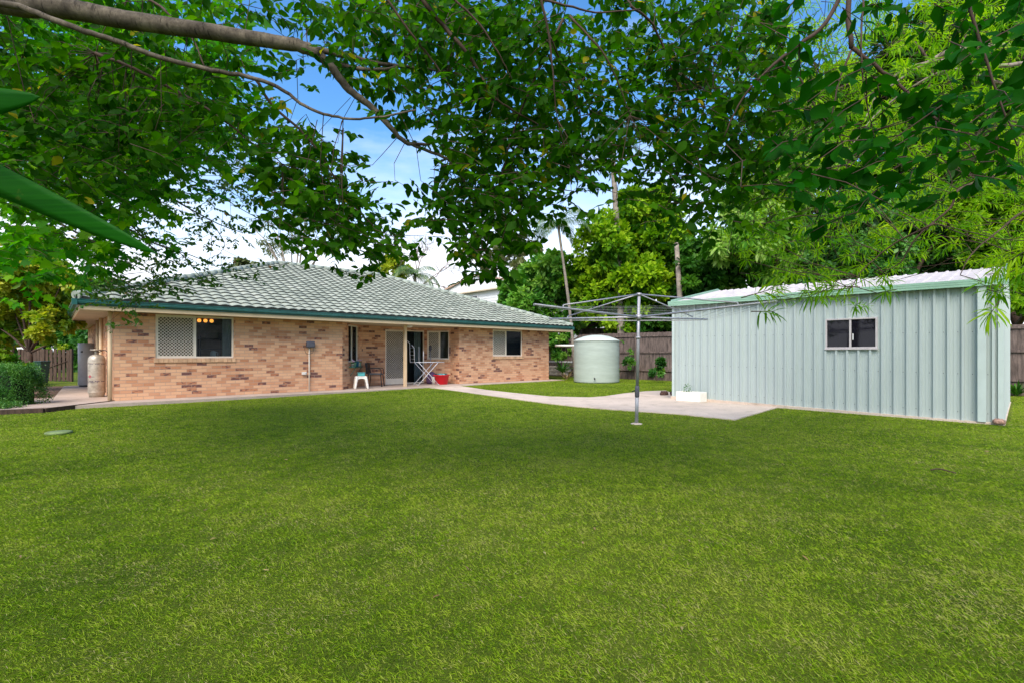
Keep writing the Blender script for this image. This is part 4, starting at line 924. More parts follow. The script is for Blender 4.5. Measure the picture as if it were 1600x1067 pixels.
tree('hedge_tree', 'dense small leaved dark green tree behind the middle of the shed', [(1330,432,44),(1390,412,48),(1450,405,48),(1300,380,44),(1360,350,50),(1430,345,50),(1290,440,30),(1505,400,44),(1500,340,46)], 19.5, 22000, .17, 'quad', LM['hedge'], tr=.2)
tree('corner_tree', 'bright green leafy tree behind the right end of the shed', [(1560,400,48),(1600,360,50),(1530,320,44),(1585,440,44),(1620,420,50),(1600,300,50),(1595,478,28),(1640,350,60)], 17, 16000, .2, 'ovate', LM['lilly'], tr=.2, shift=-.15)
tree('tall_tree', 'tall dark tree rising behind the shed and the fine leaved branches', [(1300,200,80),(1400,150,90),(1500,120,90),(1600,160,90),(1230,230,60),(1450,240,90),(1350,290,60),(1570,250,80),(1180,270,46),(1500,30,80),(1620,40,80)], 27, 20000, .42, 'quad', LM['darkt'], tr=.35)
tree('fence_shrub', 'small dark leafy shrub against the fence right of the tank', [(975,560,14),(983,545,10),(982,572,12),(968,578,8)], 24.0, 1300, .14, 'quad', LM['hedge'], cat='shrub', tr=.02, core=False)
tree('variegated_shrub', 'shrub with orange and yellow leaves at the fence near the shed corner', [(1038,562,11),(1042,574,9),(1033,574,7)], 22.5, 900, .12, 'quad', LM['yellow'], cat='shrub', tr=.02, core=False)
tree('creeper_mound', 'thin leafy vine on the fence just right of the water tank', [(978,545,7),(990,552,8),(975,535,6),(985,570,7)], 24.4, 700, .12, 'strap', LM['glossy'], cat='vine', tr=.012, core=False, wd=1.6)
tree('green_shrub', 'dense green shrub beside the orange leaved shrub at the fence', [(1026,556,11),(1028,572,12),(1022,582,8)], 22.8, 1200, .14, 'quad', LM['hedge'], cat='shrub', tr=.02, core=False)
tree('climbing_shrub', 'leafy climber hanging over the fence beside the brick house end', [(870,533,14),(880,548,12),(866,552,10),(893,530,10)], 26.0, 1500, .2, 'quad', LM['glossy'], cat='shrub', tr=.02, core=False)
def tuft(name, label, cat, loc, n, ln, wd, mt, spread=.8, kind='strap'):
    t = thing(name, label, cat, loc); a = rng.random(n)*6.283; D = np.stack([np.cos(a)*spread, np.sin(a)*spread, .35+rng.random(n)*1.1], 1)
    scatter('leaves', np.zeros((n,3))+rng.normal(0,.02,(n,3)), D, np.tile([[0,0,1.]],(n,1))+rng.normal(0,.1,(n,3)), ln*(.6+.6*rng.random(n)), wd, kind, mt, t); return t
a = W(879,570,24.4); tuft('strappy_plant', 'strappy green plant growing by the low stone wall left of the tank', 'plant', (a[0],a[1],.35), 60, .75, .5, LM['hedge'])
a = W(885,590,23.0); tuft('dry_plant', 'dry straw coloured tuft on the ground left of the tank', 'plant', (a[0],a[1],.1), 26, .5, .5, leafmat('leaf_dry', [(.25,.16,.09),(.40,.30,.2)], .2))
a = W(1588,590,14.5); tuft('fern_plant', 'green fern like plant at the foot of the fence beyond the shed', 'plant', (a[0],a[1],.08), 50, .45, .5, LM['hedge'])
# palms
def palm(label, px, ytop, d, lean, fronds, tw, seed, yb=None, group='slender palms beyond the fence'):
    r_ = random.Random(seed); top = W(px, ytop, d); t = thing('palm_tree', label, 'palm', (float(top[0]+lean), float(d), 0), 0, group); o = np.array([top[0]+lean, d, 0]); tp = top-o
    k = MB(); k.tube(smooth_path([(0,0,-.1),(-lean*.35,0,tp[2]*.45),tuple(tp)],6), [tw*1.25]*4+[tw]*5+[tw*.85]*4, 10); k.build('trunk', M['paletrunk'], t)
    for i in range(fronds):
        a = 6.283*i/fronds+r_.uniform(-.25,.25); up = r_.uniform(.15,1.25); Ls = r_.uniform(1.7,2.4); hd = np.array([math.cos(a), math.sin(a), 0]); pts = []
        p = tp.copy(); el = up
        for s_ in range(9): pts.append(p.copy()); p = p+(hd*math.cos(el)+np.array([0,0,math.sin(el)]))*Ls/8; el -= .26
        k = MB(); k.tube(pts, list(np.linspace(.03,.008,9)), 5); fr = k.build('frond', LM['palm'], t)
        P = []; D = []; N_ = []
        sd = np.array([-math.sin(a), math.cos(a), 0])
        for j in range(1, 33):
            f = j/33*8; i0 = int(f); q = pts[i0]+(pts[min(i0+1,8)]-pts[i0])*(f-i0); tg = norm(pts[min(i0+1,8)]-pts[max(i0,0)] if i0 < 8 else pts[8]-pts[7])
            for sg in (-1,1): P.append(q); D.append(sd*sg*.8+tg*.55-np.array([0,0,.45+r_.random()*.3])); N_.append([0,0,1.])
        P = np.array(P); scatter('leaflets', P, np.array(D), np.array(N_), .62*(1-.5*np.abs(np.linspace(-.8,1,len(P)))), .32, 'strap', LM['palm'], fr)
    return t
palm('slender palm with a drooping crown left of the yellow green tree', 872, 352, 25.5, .9, 13, .075, 3)
palm('taller slender palm whose crown is hidden by overhanging leaves', 955, 205, 26, .6, 11, .16, 5)
palm('low palm crown showing above the right slope of the tiled roof', 648, 432, 34, .3, 12, .12, 8)
dt = W(1057,380,23.6); tt = thing('dead_trunk', 'bare pale upright dead trunk beside the left end of the shed', 'tree trunk', (dt[0],23.6,0)); MB().tube([(.35,0,0),(.2,0,dt[2]*.5),(0,0,dt[2])],[.15,.13,.10],10).build('trunk', M['paletrunk'], tt)
a = W(1000,470,26.5); 
# --- behind the house roof
tree('gum_tree', 'pale trunked gum tree with sparse grey green leaves behind the roof peak', [(405,372,14),(432,388,16),(470,350,20),(420,345,12),(500,356,22),(515,385,12),(455,380,12),(390,352,10),(480,320,22),(530,360,14)], 38, 2600, .36, 'strap', LM['gum'], bark=M['paletrunk'], tr=.16, core=False, wd=1.8, per=26, clump=.4, droop=.6)
tree('yellow_tree', 'golden yellow leaved tree above the right side of the tiled roof', [(596,420,14),(615,412,16),(634,432,12),(625,445,12),(600,436,12)], 36, 3200, .3, 'quad', LM['yellow'], tr=.12)
tree('round_shrub', 'pale green rounded treetop just above the left slope of the roof', [(375,416,9),(390,413,9),(358,421,7)], 42, 700, .35, 'quad', LM['gum'], tr=.1, core=False)
tree('wispy_tree', 'thin olive and yellow tree beyond the white house ridge', [(775,395,16),(800,400,18),(825,385,18),(760,415,12),(815,420,14),(790,372,16),(745,400,8)], 42, 3200, .34, 'quad', LM['gum'], bark=M['paletrunk'], tr=.12, core=False, per=40)
def bare(label, root, segs, d):
    t = thing('bare_tree', label, 'tree', (*W(*root,d)[:2],0)); o = np.array(t.location); k = MB()
    def go(p, q, r, lv):
        k.tube([p,(p+q)/2+rng.normal(0,.05,3)*lv,q],[r,r*.85,r*.65],5,cap=False)
        if lv > 4: return
        for i in range(3 if lv < 3 else 2):
            L_ = np.linalg.norm(q-p)*.72; dn = norm(norm(q-p)+rng.normal(0,.48,3)*[1,.6,.8]+[0,0,.05]); go(q, q+dn*L_, r*.62, lv+1)
    for a, b in segs: go(W(*a,d)-o, W(*b,d)-o, .08, 1)
    k.tube([(0,0,0),tuple(W(*segs[0][0],d)-o)],[.16,.09],8); k.build('branches', mat('pale_twig',(.30,.24,.22),.9), t); return t
bare('leafless pale twiggy tree above the right slope of the tiled roof', (640,500), [((640,460),(652,428)),((640,460),(625,425)),((640,460),(668,440))], 37)
# --- left side
tree('left_yellow_tree', 'yellow green leafy tree at the left edge above the hedge', [(20,480,46),(75,455,38),(40,420,44),(95,490,26),(10,520,34),(70,510,26),(100,435,24),(0,440,40),(-30,500,50),(60,395,30)], 15.5, 18000, .15, 'ovate', LM['yellow'], tr=.07, shift=.05)
tree('far_hedge', 'dense dark green hedge trees behind the slatted gate', [(112,535,16),(128,540,14),(95,545,16),(40,575,22),(70,578,22),(100,575,24),(125,570,24),(145,565,20),(60,530,24),(100,525,24),(130,518,20),(25,535,24),(85,505,24),(120,500,20),(0,530,24),(150,520,18)], 34, 16000, .28, 'quad', LM['hedge'], cat='hedge', tr=.1)
tree('blue_green_tree', 'distant blue green treetop left of the roof corner', [(140,450,16),(160,452,14),(120,462,14),(185,450,12)], 36, 2500, .3, 'quad', LM['glossy'], tr=.1)
tree('low_lime_shrub', 'lime green clipped shrub glowing above the gate', [(75,545,5),(88,544,5),(100,545,5),(62,546,4)], 27, 900, .12, 'quad', LM['yellow'], cat='shrub', tr=.02, core=False)
a = W(47,540,28); ww = thing('white_ornament', 'white pedestal garden ornament glimpsed beyond the side fence', 'ornament', (a[0],28,0))
zt = W(47,522,28)[2]; MB().lathe([(.4,0),(.4,.1),(.16,.3),(.14,zt*.55),(.5,zt*.62),(.55,zt*.7),(.2,zt*.72)],20).build('pedestal', M['white'], ww); MB().lathe([(.0,zt*.7),(.2,zt*.78),(.32,zt*.95),(.22,zt*1.1),(0,zt*1.14)],16).build('finial', M['white'], ww)
# clipped hedge in its bed
hd = thing('clipped_hedge', 'clipped dark green box hedge in the timber edged bed at the left', 'hedge', (*W(28,620,11.8)[:2],0))
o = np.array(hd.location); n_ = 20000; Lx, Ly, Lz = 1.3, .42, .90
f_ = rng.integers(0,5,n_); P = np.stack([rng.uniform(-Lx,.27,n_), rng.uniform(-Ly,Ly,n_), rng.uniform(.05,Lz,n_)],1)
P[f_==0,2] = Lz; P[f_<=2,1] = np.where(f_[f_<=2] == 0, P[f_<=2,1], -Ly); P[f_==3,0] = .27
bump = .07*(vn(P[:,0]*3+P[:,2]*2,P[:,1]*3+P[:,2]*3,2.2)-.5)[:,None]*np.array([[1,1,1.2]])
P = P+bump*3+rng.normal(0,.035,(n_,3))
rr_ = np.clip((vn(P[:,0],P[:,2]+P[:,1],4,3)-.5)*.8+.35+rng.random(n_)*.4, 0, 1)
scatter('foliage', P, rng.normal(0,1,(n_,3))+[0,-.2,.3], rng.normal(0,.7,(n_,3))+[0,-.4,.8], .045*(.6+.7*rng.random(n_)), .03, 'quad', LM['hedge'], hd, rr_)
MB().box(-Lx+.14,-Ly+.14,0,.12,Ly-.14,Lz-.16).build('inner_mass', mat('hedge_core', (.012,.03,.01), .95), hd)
n_ = 3500; P = np.stack([rng.uniform(-1.6,.75,n_), rng.uniform(-1.05,-.5,n_), .03+rng.random(n_)*.16],1)
gc = scatter('ground_cover', P+o, rng.normal(0,1,(n_,3))+[0,0,.8], rng.normal(0,.6,(n_,3))+[0,0,1], .06, .035, 'quad', LM['hedge']); tag(gc, 'low ground cover leaves along the bed edging', 'ground cover', kind='stuff')
a1 = gpt(-60,650); a2 = gpt(68,644.5); dd_ = norm(np.array(a2)-np.array(a1)); 
ed = MB(); ed.bar((a1[0],a1[1],.03),(a2[0],a2[1],.03),.06,.14); ed.bar((a2[0],a2[1]+.03,.03),(a2[0]+.0,a2[1]+3.0,.03),.06,.13); tag(ed.build('timber_edging', M['timber']), 'dark timber sleeper edging along the front of the hedge bed', 'edging')
sheet('bed_soil', [(a1[0]-2,a1[1]+.03),(a1[0],a1[1]+.03),(a2[0],a2[1]+.03),(a2[0],a2[1]+3),(a1[0]-2,a2[1]+3)], .03, M['mulch'])
tree('leafy_shrub', 'bright green leafy shrub behind the clipped hedge', [(10,575,20),(30,585,14),(-15,570,20),(45,578,8)], 14.5, 3500, .12, 'ovate', LM['lilly'], cat='shrub', tr=.02, core=False, shift=-.2)
# ------------------------------------------------------------------ overhanging trees near the camera
def branch_set(t, defs, mt, ds=1):
    o = np.array(t.location); nodes = []
    for pts, r0, r1 in defs:
        P = [W(p[0],p[1],p[2]*ds)-o for p in pts]; r0, r1 = r0*ds, r1*ds; P = smooth_path(P,5); P = [p+rng.normal(0,.002,3) for p in P]; n = len(P)
        rs = [(r0+(r1-r0)*i/(n-1)) for i in range(n)]; k = MB(); k.tube(P, rs, 12 if r0 > .03 else 7); k.build('branch', mt if r0 > .02 else M['twig'], t)
        nodes += [(p, r) for p, r in zip(P, rs)]
    return nodes
def sprigs(t, rows, y0, cell, dmin, dmax, dens, ll, kind, mt, nodes, nleaf=7, per_len=.26, wdr=1.0, droop=.45, xo=0, power=1.6, tw=.0016, tone=0., twiglen=1.2, rmap=None):
    o = np.array(t.location); PP = []; DD = []; NN = []; LL = []; RR = []; k = MB(); nd = np.array([n[0] for n in nodes]) if nodes else None
    for r, row in enumerate(rows):
        for c, chh in enumerate(row):
            if chh in ' .0': continue
            v_ = int(chh)/9; n = dens*v_**power; n = int(n)+(rng.random() < n-int(n))
            for _ in range(n):
                px, py = xo+(c+rng.random())*cell, y0+(r+rng.random())*cell; d = dmin+(dmax-dmin)*rng.random()
                p = W(px,py,d)-o; az = rng.random()*6.283; dr = norm(np.array([math.cos(az), math.sin(az)*.7, -droop*rng.random()*1.6+.1])); sl_ = per_len*(.6+.8*rng.random())
                q = [p-dr*sl_*.5, p+dr*sl_*.05-[0,0,.0], p+dr*sl_*.5-np.array([0,0,.12*sl_])]
                if nd is not None:
                    j = np.argmin(((nd-q[0])**2).sum(1)); vec = nd[j]-q[0]; dist = np.linalg.norm(vec)
                    if .05 < dist < twiglen*1.3: q = [q[0]+vec*min(1, twiglen/dist)]+[q[0]+vec*min(1, twiglen/dist)*.4+rng.normal(0,.03,3)]+q if rng.random() < .4 else q
                k.tube(q, list(np.linspace(tw*1.8, tw, len(q))), 4, cap=False)
                sd = norm(np.cross(dr,[0,0,1.])); tn = rng.random()
                for i in range(nleaf):
                    f = -.5+(i+.5)/nleaf; base = p+dr*sl_*f-np.array([0,0,.06*sl_*(f+.5)]); sg = 1 if i%2 else -1
                    D = dr*.55+sd*sg*.75-np.array([0,0,.35+.5*rng.random()])*(droop*1.6)+rng.normal(0,.22,3)
                    if i == nleaf-1: D = dr+rng.normal(0,.2,3)
                    PP.append(base); DD.append(D); NN.append(rng.normal(0,.55,3)+[0,-.25,.75]); LL.append(ll*(.65+.6*rng.random())); RR.append(1.0 if rng.random() < .012 else .78*min(1,max(0,tn*.5+rng.random()*.5+tone)))
    k.build('twigs', M['twig'], t)
    P = np.array(PP); L_ = np.array(LL); return scatter('leaves', P, np.array(DD), np.array(NN), L_, L_*wdr, kind, mt, t, np.array(RR))
t1 = thing('overhanging_tree', 'large smooth barked tree whose limb and dark leaves cross the sky from the left', 'tree', (-6.4,3.6,0))
MB().tube(smooth_path([(0,0,-.1),(.1,0,1.6),(.5,.1,3.0),(1.4,.3,4.1),tuple(W(-150,-45,3.2)-np.array(t1.location))],5), list(np.linspace(.26,.09,21)), 14).build('trunk', M['bark'], t1)
b1 = [
 ([(-150,-45,4.0),(0,4,4.0),(100,14,4.05),(200,32,4.1),(300,46,4.15),(400,62,4.2),(465,72,4.25),(500,86,4.3)], .088, .045),
 ([(495,84,4.3),(520,108,4.35),(545,140,4.4),(575,163,4.45),(602,190,4.5),(628,219,4.6),(655,231,4.7),(705,251,4.8)], .04, .012),
 ([(640,226,4.65),(668,226,4.7),(686,221,4.7)], .015, .008),
 ([(465,72,4.25),(540,88,4.3),(590,100,4.4),(645,106,4.5),(700,112,4.6)], .028, .008),
 ([(500,90,4.3),(540,104,4.35),(585,110,4.3),(625,104,4.3)], .026, .01),
 ([(-60,-2,3.8),(20,9,3.8),(60,22,3.8),(120,45,3.8),(180,64,3.85),(250,90,3.9),(330,110,3.9),(400,124,3.95),(440,140,4),(470,162,4),(505,178,4),(545,186,4),(590,184,4),(650,172,4)], .026, .007),
 ([(150,84,3.9),(210,108,3.9),(275,142,4),(335,178,4),(395,224,4.1),(440,256,4.2)], .014, .004),
 ([(640,-30,3.6),(664,5,3.6),(692,40,3.7),(722,74,3.7),(748,112,3.8),(768,148,3.8),(800,172,3.9),(850,200,4)], .02, .005),
 ([(590,-20,3.6),(640,50,3.7),(680,100,3.8),(712,152,3.9),(722,165,3.9)], .01, .004),
 ([(690,-20,3.3),(750,40,3.4),(782,90,3.5),(800,125,3.6)], .009, .003),
 ([(842,-20,3.3),(858,60,3.4),(866,140,3.5),(870,185,3.6)], .010, .003),
 ([(890,25,3.4),(940,80,3.4),(966,130,3.5),(985,180,3.6)], .008, .003),
 ([(800,-10,3.4),(870,5,3.4),(930,20,3.5),(1000,15,3.6)], .01, .004),
 ([(400,125,4),(425,165,4.1),(470,205,4.2),(500,240,4.3),(530,290,4.4),(560,330,4.5),(600,370,4.6)], .013, .004),
 ([(170,-40,4.2),(250,10,4.2),(262,22,4.15),(300,60,4.2),(320,105,4.2)], .012, .006),
 ([(880,30,3.8),(815,170,4.0),(790,250,4.1),(770,330,4.2),(760,390,4.3)], .010, .003),
 ([(985,10,3.6),(1020,40,3.8),(1050,110,4.0),(1070,180,4.2),(1060,260,4.4),(1040,330,4.5)], .010, .003),
 ([(1050,110,4.0),(1110,150,4.2),(1160,220,4.4),(1200,280,4.5)], .006, .002),
 ([(860,60,3.5),(900,150,4.2),(910,230,4.5),(900,300,4.6)], .007, .003),
 ([(560,140,4.5),(640,150,4.6),(700,200,4.6),(760,230,4.6)], .007, .003),
 ([(700,250,4.8),(730,290,4.7),(745,340,4.6),(755,390,4.5)], .010, .003),
]
nd1 = branch_set(t1, b1[:3]+b1[5:6], M['bark'], .8)+branch_set(t1, b1[3:5]+b1[6:], M['bark'], .92)
rowsA = [ # 40 columns of 40 px, from the top edge
 "6666655542456787888875557667763200000000",
 "5444555441124677888887556677765321000000",
 "6666776545544667778876767777776420000000",
 "7777777763112345668887667677765421000000",
 "7777777775521124678888667776776421000000",
 "7777776543776200278888877777766420000000",
 "7777765321678610178888876678876410000000",
 "5555442000688830388886444567765300000000",
 "3333310000588851488884211366531000000000",
 "1100000000157876348871000132000000000000",
 "0000000000000363016510000000000000000000",
 "0000000000000000001000000000000000000000",
]
sprigs(t1, rowsA, -6, 40, 3.3, 5.4, 18, .084, 'ovate', LM['front'], nd1, 8, .27, 1.0, power=2.0, twiglen=.6)
# hidden top of the crown above the frame shades the lawn
rowsT = ["5555555555555555555555555555"]*4
sprigs(t1, rowsT, -260, 62, 3.0, 6.0, .6, .1, 'ovate', LM['front'], None, 7, .3, 1.0, power=1)
n_ = 3000; P = np.stack([rng.uniform(-7,7,n_), rng.uniform(-4.5,1.2,n_), rng.uniform(4.3,6.6,n_)],1)+rng.normal(0,.3,(n_,3))
scatter('upper_crown', P-np.array(t1.location), rng.normal(0,1,(n_,3))-[0,0,.3], rng.normal(0,.6,(n_,3))+[0,-.4,1], .17, .15, 'ovate', LM['front'], t1)
t2 = thing('left_leafy_tree', 'bright green broad leaved tree filling the upper left corner', 'tree', (-9.5,7.5,0))
MB().tube(smooth_path([(0,0,-.1),(.1,.1,2.0),(.0,.2,4.2)],4), list(np.linspace(.2,.12,9)), 12).build('trunk', M['bark'], t2)
nd2 = branch_set(t2, [([(-260,50,7),(-40,120,6.6),(80,190,6.4),(160,240,6.3),(210,290,6.3)],.05,.01),([(-300,200,7.2),(-40,260,6.8),(60,330,6.6),(150,380,6.5)],.04,.01),([(-100,40,6.8),(60,90,6.5),(170,150,6.4),(260,200,6.4)],.03,.008),([(60,250,6.6),(180,330,6.8),(240,390,7)],.02,.006)], M['bark'])
rowsB = ["6666665443","7777777663","8888888764","9999999875","9999999986","9999999985","8888888632","8888864310","7777653100","8877533100","5546411000","2210000000"]
sprigs(t2, rowsB, -6, 40, 5.2, 8.2, 13, .135, 'lobed', LM['left'], nd2, 7, .38, 1.05, power=1.4)
t3 = thing('crepe_myrtle', 'fine twigged tree with tiny reddish leaves in front of the roof at the left', 'tree', (-6.6,10.2,0))
MB().tube(smooth_path([(0,0,-.1),(-.2,.1,1.6),(-.5,0,3.2),tuple(W(150,250,9.4)-np.array(t3.location))],4), list(np.linspace(.09,.04,13)), 10).build('trunk', M['bark'], t3)
t3.location = (-11.5,8.4,0); bpy.data.objects.remove(t3.children[0]); 
MB().tube(smooth_path([(0,0,-.1),(.1,.1,2.0),tuple(W(-120,180,8.6)-np.array(t3.location))],4), list(np.linspace(.1,.05,9)), 10).build('trunk', M['bark'], t3)
def tw_(a, n=3): return [(*p, 8.8+rng.uniform(-.5,.5)) for p in a]
nd3 = branch_set(t3, [(tw_([(-120,180),(60,230),(170,250),(250,300),(330,345),(380,365)]),.03,.006),(tw_([(170,250),(260,265),(330,300),(400,340),(430,352)]),.014,.004),(tw_([(60,300),(150,330),(240,380),(300,400),(345,420)]),.02,.004),(tw_([(240,380),(280,395),(310,430),(330,440)]),.01,.003),(tw_([(-60,300),(80,380),(160,420),(210,450)]),.02,.004),(tw_([(160,400),(220,420),(270,450)]),.012,.003),(tw_([(200,200),(290,230),(350,260),(420,300)]),.012,.004),(tw_([(330,345),(350,380),(345,395)]),.008,.003),(tw_([(180,190),(270,215),(340,250),(400,270),(440,285)]),.01,.003),(tw_([(250,300),(300,330),(330,370),(325,420)]),.008,.003),(tw_([(300,275),(360,300),(400,325)]),.008,.003),(tw_([(240,240),(300,250),(350,275),(380,320)]),.008,.003)], M['bark'])
rowsC = ["000000001222221","000000123333332","000001234444443","000023555555554","000024666666653","000025666655542","000026665444431","000046665443310","000057776543221","000057777542220","000046664200000","000001320000000"]
sprigs(t3, rowsC, 150, 30, 8.0, 9.8, 13, .075, 'ovate', LM['myrtle'], nd3, 9, .3, 1.0, power=1.25, tw=.002, twiglen=1.8, xo=0)
rd = thing('broad_leaf_tree', 'dark broad leaved tree overhanging the upper right corner close to the lens', 'tree', (5.2,1.4,0))
MB().tube(smooth_path([(0,0,-.1),(-.1,0,1.6),(-.4,.1,3.2),(-1.0,.5,4.2),tuple(W(1345,-130,2.9)-np.array(rd.location))],4), list(np.linspace(.15,.022,17)), 10).build('trunk', M['bark'], rd)
nd4 = branch_set(rd, [([(1345,-130,2.9),(1326,0,2.9),(1330,75,2.9)],.016,.013),([(1330,75,2.9),(1372,106,2.9),(1412,140,2.9),(1466,190,2.8)],.012,.007),([(1330,-40,3),(1290,36,3),(1240,76,3),(1200,110,3),(1160,155,3.1),(1130,215,3.2)],.014,.004),([(1330,80,2.9),(1310,130,2.9),(1296,200,2.9)],.007,.003),([(1350,-20,2.9),(1345,60,2.8),(1352,150,2.8),(1368,220,2.8)],.006,.002),([(1500,-30,2.6),(1530,60,2.6),(1560,150,2.6),(1590,230,2.6)],.009,.003),([(1466,190,2.8),(1500,215,2.8),(1530,255,2.8)],.006,.002),([(1220,95,3),(1255,130,3),(1275,170,3),(1310,210,3)],.006,.002)], M['twig'])
rowsD = ["5532255776","4211334677","4320223556","3231343567","4434555677","6656777677","6776765565","3776653432","2252220100"]
sprigs(rd, [ "00"+r for r in rowsD], -6, 40, 2.3, 3.4, 2.8, .098, 'ovate', LM['right'], nd4, 7, .30, .95, xo=1120, power=1.4, tw=.0018, twiglen=.8)
# fine leaved podocarpus-like tree at the right
po_ = thing('fine_leaf_tree', 'yellow green fine leaved tree with grey branches reaching over the shed', 'tree', (8.6,5.6,0))
MB().tube(smooth_path([(0,0,-.1),(.05,0,1.8),(-.1,.0,3.6),(-.2,.1,5.6)],4), list(np.linspace(.16,.06,13)), 12).build('trunk', M['bark'], po_)
M['greyb'] = mat('grey_branch', (.27,.22,.17), .9, var=.3, scale=9, bump=.6)
def pb(a, d0=6.2): return [(*p, d0+.25*math.sin(p[0]*.02)) for p in a]
ndp = branch_set(po_, [(pb([(1700,78),(1600,74),(1548,73),(1490,79),(1452,97),(1420,116),(1385,140)]),.045,.012),(pb([(1452,97),(1430,68),(1412,64),(1390,76),(1385,90)]),.016,.008),(pb([(1600,100),(1548,104),(1490,95),(1440,100),(1400,118),(1370,150),(1350,190)]),.026,.008),(pb([(1700,150),(1560,130),(1480,110),(1380,170),(1330,230),(1290,300)]),.022,.006),(pb([(1680,290),(1600,330),(1560,362),(1520,395),(1500,430)],5.4),.014,.004),(pb([(1650,250),(1510,290),(1485,325),(1432,372),(1408,410),(1380,425)],5.2),.014,.004),(pb([(1600,190),(1480,200),(1420,250),(1350,290),(1280,320)]),.016,.005),(pb([(1460,100),(1442,180),(1450,220),(1480,260),(1490,300)]),.014,.005),(pb([(1500,80),(1510,55),(1530,30)]),.014,.006),(pb([(1460,350),(1400,380),(1350,420),(1330,450)],4.8),.010,.003),(pb([(1400,118),(1330,130),(1260,170),(1210,230),(1180,270)]),.012,.004)], M['greyb'])
def whorls(t, rows, xo, y0, cell, dmin, dmax, dens, ll, nl, mt, nodes, tw=.0022):
    o = np.array(t.location); PP=[];DD=[];NN=[];LL=[];RR=[]; k = MB(); nd = np.array([n[0] for n in nodes])
    for r, row in enumerate(rows):
        for c, chh in enumerate(row):
            if chh in ' .0': continue
            n = dens*(int(chh)/9)**1.3; n = int(n)+(rng.random() < n-int(n))
            for _ in range(n):
                d = dmin+(dmax-dmin)*rng.random(); p = W(xo+(c+rng.random())*cell, y0+(r+rng.random())*cell, d)-o
                az = rng.random()*6.283; dr = norm(np.array([math.cos(az), math.sin(az)*.8, rng.uniform(-.6,.35)])); sl_ = .22
                s_ = p-dr*sl_; j = np.argmin(((nd-s_)**2).sum(1)); vec = nd[j]-s_; dist = np.linalg.norm(vec)
                q = [s_, p]
                if rng.random() < .5 and dist < 1.3: q = [s_+vec*min(1,.9/dist), s_+vec*min(1,.9/dist)*.4+rng.normal(0,.03,3)-[0,0,.03]]+q
                k.tube(q, list(np.linspace(tw*2,tw,len(q))), 4, cap=False); tn = rng.random()
                for i in range(nl):
                    f = i/nl; a = i*2.4; e1 = norm(np.cross(dr,[0,0,1.])); e2 = np.cross(dr,e1); D = dr*(.35+.9*f)+(e1*math.cos(a)+e2*math.sin(a))*.85-np.array([0,0,.22])
                    PP.append(s_+(p-s_)*(.35+.65*f)); DD.append(D); NN.append([0,0,1.]+rng.normal(0,.3,3)); LL.append(ll*(.7+.5*rng.random())); RR.append(min(1,max(0,tn*.65+rng.random()*.4)))
    k.build('twigs', M['twig'], t); P = np.array(PP); L_ = np.array(LL); scatter('leaves', P, np.array(DD), np.array(NN), L_, L_*1.0, 'strap', mt, t, np.array(RR))
rowsP = ["35443455556655","56655666666666","57766655566777","56666555677777","45666665777777","44666777777777","35677777777766","45567777766666","55566777775666","55667777665566","55677777554566","35577765533566","02466654201354","00245520000133"]
whorls(po_, rowsP, 1130, -10, 35, 5.0, 7.6, 8.0, .13, 17, LM['podo'], ndp)
whorls(po_, ["0000000000000010","0333000000002310","2554300300004520","2322000000001410"], 1180, 385, 28, 3.4, 4.0, 2.6, .15, 20, LM['podo'], ndp)
# strap leaves close to the lens
sp2 = thing('strap_leaf_plant', 'broad green strap leaves reaching in at the left edge close to the lens', 'plant', (-1.62,1.0,0))
o = np.array(sp2.location); MB().tube([(-.2,0,-.05),(-.1,0,.9),tuple(W(-455,95,1.0)-o)],[.03,.028,.02],10).build('stem', M['twig'], sp2)
def strap(pts, wd, name='leaf', parent=sp2, fold=.05, mt=None):
    P = smooth_path(pts, 8); n = len(P); k = MB(); rows_ = []
    for i, p in enumerate(P):
        p = np.array(p); tg = norm(np.array(P[min(i+1,n-1)])-np.array(P[max(i-1,0)])); f = i/(n-1); w_ = wd*min(1, (.35+2.2*f))*max(0.0, (1-f**4.5))**.8
        sd = norm(np.cross(tg, [0,1.,.25])); up = np.cross(sd, tg)
        rows_.append([p+sd*w_*s_+up*abs(s_)*w_*fold for s_ in (-1,-.5,0,.5,1)])
    k.v = [tuple(q) for r_ in rows_ for q in r_]
    for i in range(len(rows_)-1):
        for j in range(4): a = i*5+j; k.f.append((a,a+1,a+6,a+5)); k.uv.append(None); k.m.append(0); k.sm.append(True)
    ob = k.build(name, mt or LM['strapf'], parent); so_ = ob.modifiers.new('s','SOLIDIFY'); so_.thickness = .0012; return ob
strap([tuple(W(-460,85,1.0)-o), tuple(W(-300,148,.98)-o), tuple(W(-150,212,.96)-o), tuple(W(0,282,.94)-o), tuple(W(125,342,.94)-o), tuple(W(246,397,.95)-o)], .029)
strap([tuple(W(-460,100,1.0)-o), tuple(W(-300,155,.92)-o), tuple(W(-120,163,.86)-o), tuple(W(-30,160,.84)-o), tuple(W(64,152,.84)-o)], .031)
strap([tuple(W(-460,110,1.05)-o), tuple(W(-300,190,1.1)-o), tuple(W(-100,262,1.15)-o), tuple(W(10,305,1.18)-o), tuple(W(110,352,1.2)-o)], .014)
tp_ = np.array(rd.location)
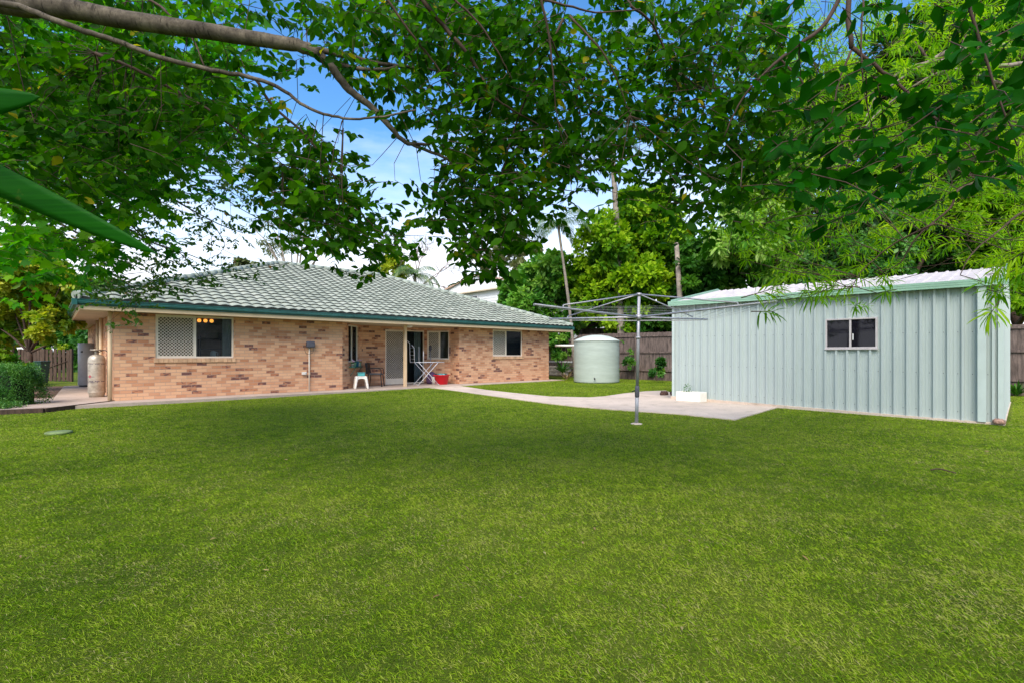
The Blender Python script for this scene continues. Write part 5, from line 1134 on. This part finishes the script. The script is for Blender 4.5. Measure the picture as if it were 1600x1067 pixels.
# ------------------------------------------------------------------ lawn
def lawn(name, n, dmin, dmax, hgt, seed):
    r = np.random.default_rng(seed); a = .45; uu = r.random(n); d = (dmin**a+uu*(dmax**a-dmin**a))**(1/a); x = (r.random(n)*2-1)*(1.09*d+1.0)
    ok = np.ones(n, bool); lx = (x-C0[0])*u[0]+(d-C0[1])*u[1]; ly = (x-C0[0])*v[0]+(d-C0[1])*v[1]
    sl_l = [to_local(*p) for p in slabp]; ok &= ~inpoly(lx, ly, sl_l); ok &= ~((ly > -.2)&(lx > -2.35)&(lx < LEN+.2))
    ok &= ~inpoly(x+r.normal(0,.035,n), d+r.normal(0,.035,n), pathp); ok &= ~inpoly(x, d, shed_base)
    ok &= ~((lx < -2.3)&(ly > -1.2)); ok &= ~((x < a2[0]+.05)&(d > a2[1]-.02)&(d > a2[1]-(x-a2[0])*0))
    ok &= ~(((x-hx)**2+(d-hy)**2) < .011); fd = (x-fp0[0])*u[0]+(d-fp0[1])*u[1]; ok &= fd < -.7; ok &= ~(((x-tx)**2+(d-td)**2) < R_**2)
    x = x[ok]; d = d[ok]; m = len(x); z = .055*np.clip((d+.5*x-8)/10,0,1)**2*(3-2*np.clip((d+.5*x-8)/10,0,1))
    s_ = (np.maximum(d,2)/2.2)**.7; tuftn = vl(x,d,13,2)*.6+vl(x,d,31,3)*.4
    H = hgt*(.5+.8*r.random(m))*(.55+.9*tuftn)*s_**.3; Wd = .0031*s_*(.6+.8*r.random(m)); az = r.random(m)*6.283; ln = .5+1.9*r.random(m)**1.3
    P = np.stack([x,d,z-.003],1); D = np.stack([np.cos(az)*ln, np.sin(az)*ln, np.ones(m)],1)
    Nn = np.stack([np.cos(az),np.sin(az),-.4*np.ones(m)],1)+r.normal(0,.4,(m,3))
    big = vl(x,d,.45,1)*.6+vl(x,d,1.3,4)*.4; mid = vl(x,d,5,5)*.5+vl(x,d,11,6)*.5
    col = .40+.55*(big-.5)+.62*(mid-.5)+.30*(tuftn-.5)+r.normal(0,.19,m)
    dry = np.clip(vl(x,d,2.2,7)*.5+vl(x,d,7.5,8)*.5-.42,0,1)
    straw = r.random(m) < .05+1.0*dry*np.clip(1.15-d/16,.3,1); col = np.where(straw, .78+.22*r.random(m)**1.5, np.clip(col,0,.78))
    return scatter(name, P, D, Nn, H, Wd, 'blade', LM['grass'], None, col)
tag(lawn('lawn_grass', 1500000, 1.6, 25, .024, 11), 'short mown green lawn with darker and strawy patches', 'grass', kind='stuff')
n_ = 90; d = 2.2+rng.random(n_)*11; x = (rng.random(n_)*2-1)*d; lv = scatter('fallen_leaves', np.stack([x,d,np.full(n_,.022)],1), rng.normal(0,1,(n_,3))*[1,1,.15], rng.normal(0,.3,(n_,3))+[0,0,1], .03+.025*rng.random(n_), .022, 'ovate', leafmat('leaf_litter', [(.16,.09,.04),(.30,.20,.08),(.36,.32,.12)], .1)); tag(lv, 'scattered dry fallen leaves on the lawn', 'leaves', kind='stuff')

k = MB(); a = np.array([*gpt(1454,738),.03]); b = np.array([*gpt(1494,743),.03]); k.tube(smooth_path([a,(a+b)/2+[0,.05,.015],b],4), .007, 6); tag(k.build('fallen_stick', M['twig']), 'short dark stick lying on the lawn in front of the shed', 'stick')
x, y = gpt(92,677); k = MB(); k.lathe([(.0,0),(.17,.0),(.17,.03),(.14,.04),(0,.042)],18); tag(k.build('mossy_cover', mat('mossy', (.16,.22,.09), .9, var=.3), None, (x,y,g(x,y))), 'round mossy cover lying in the grass at the left', 'cover')
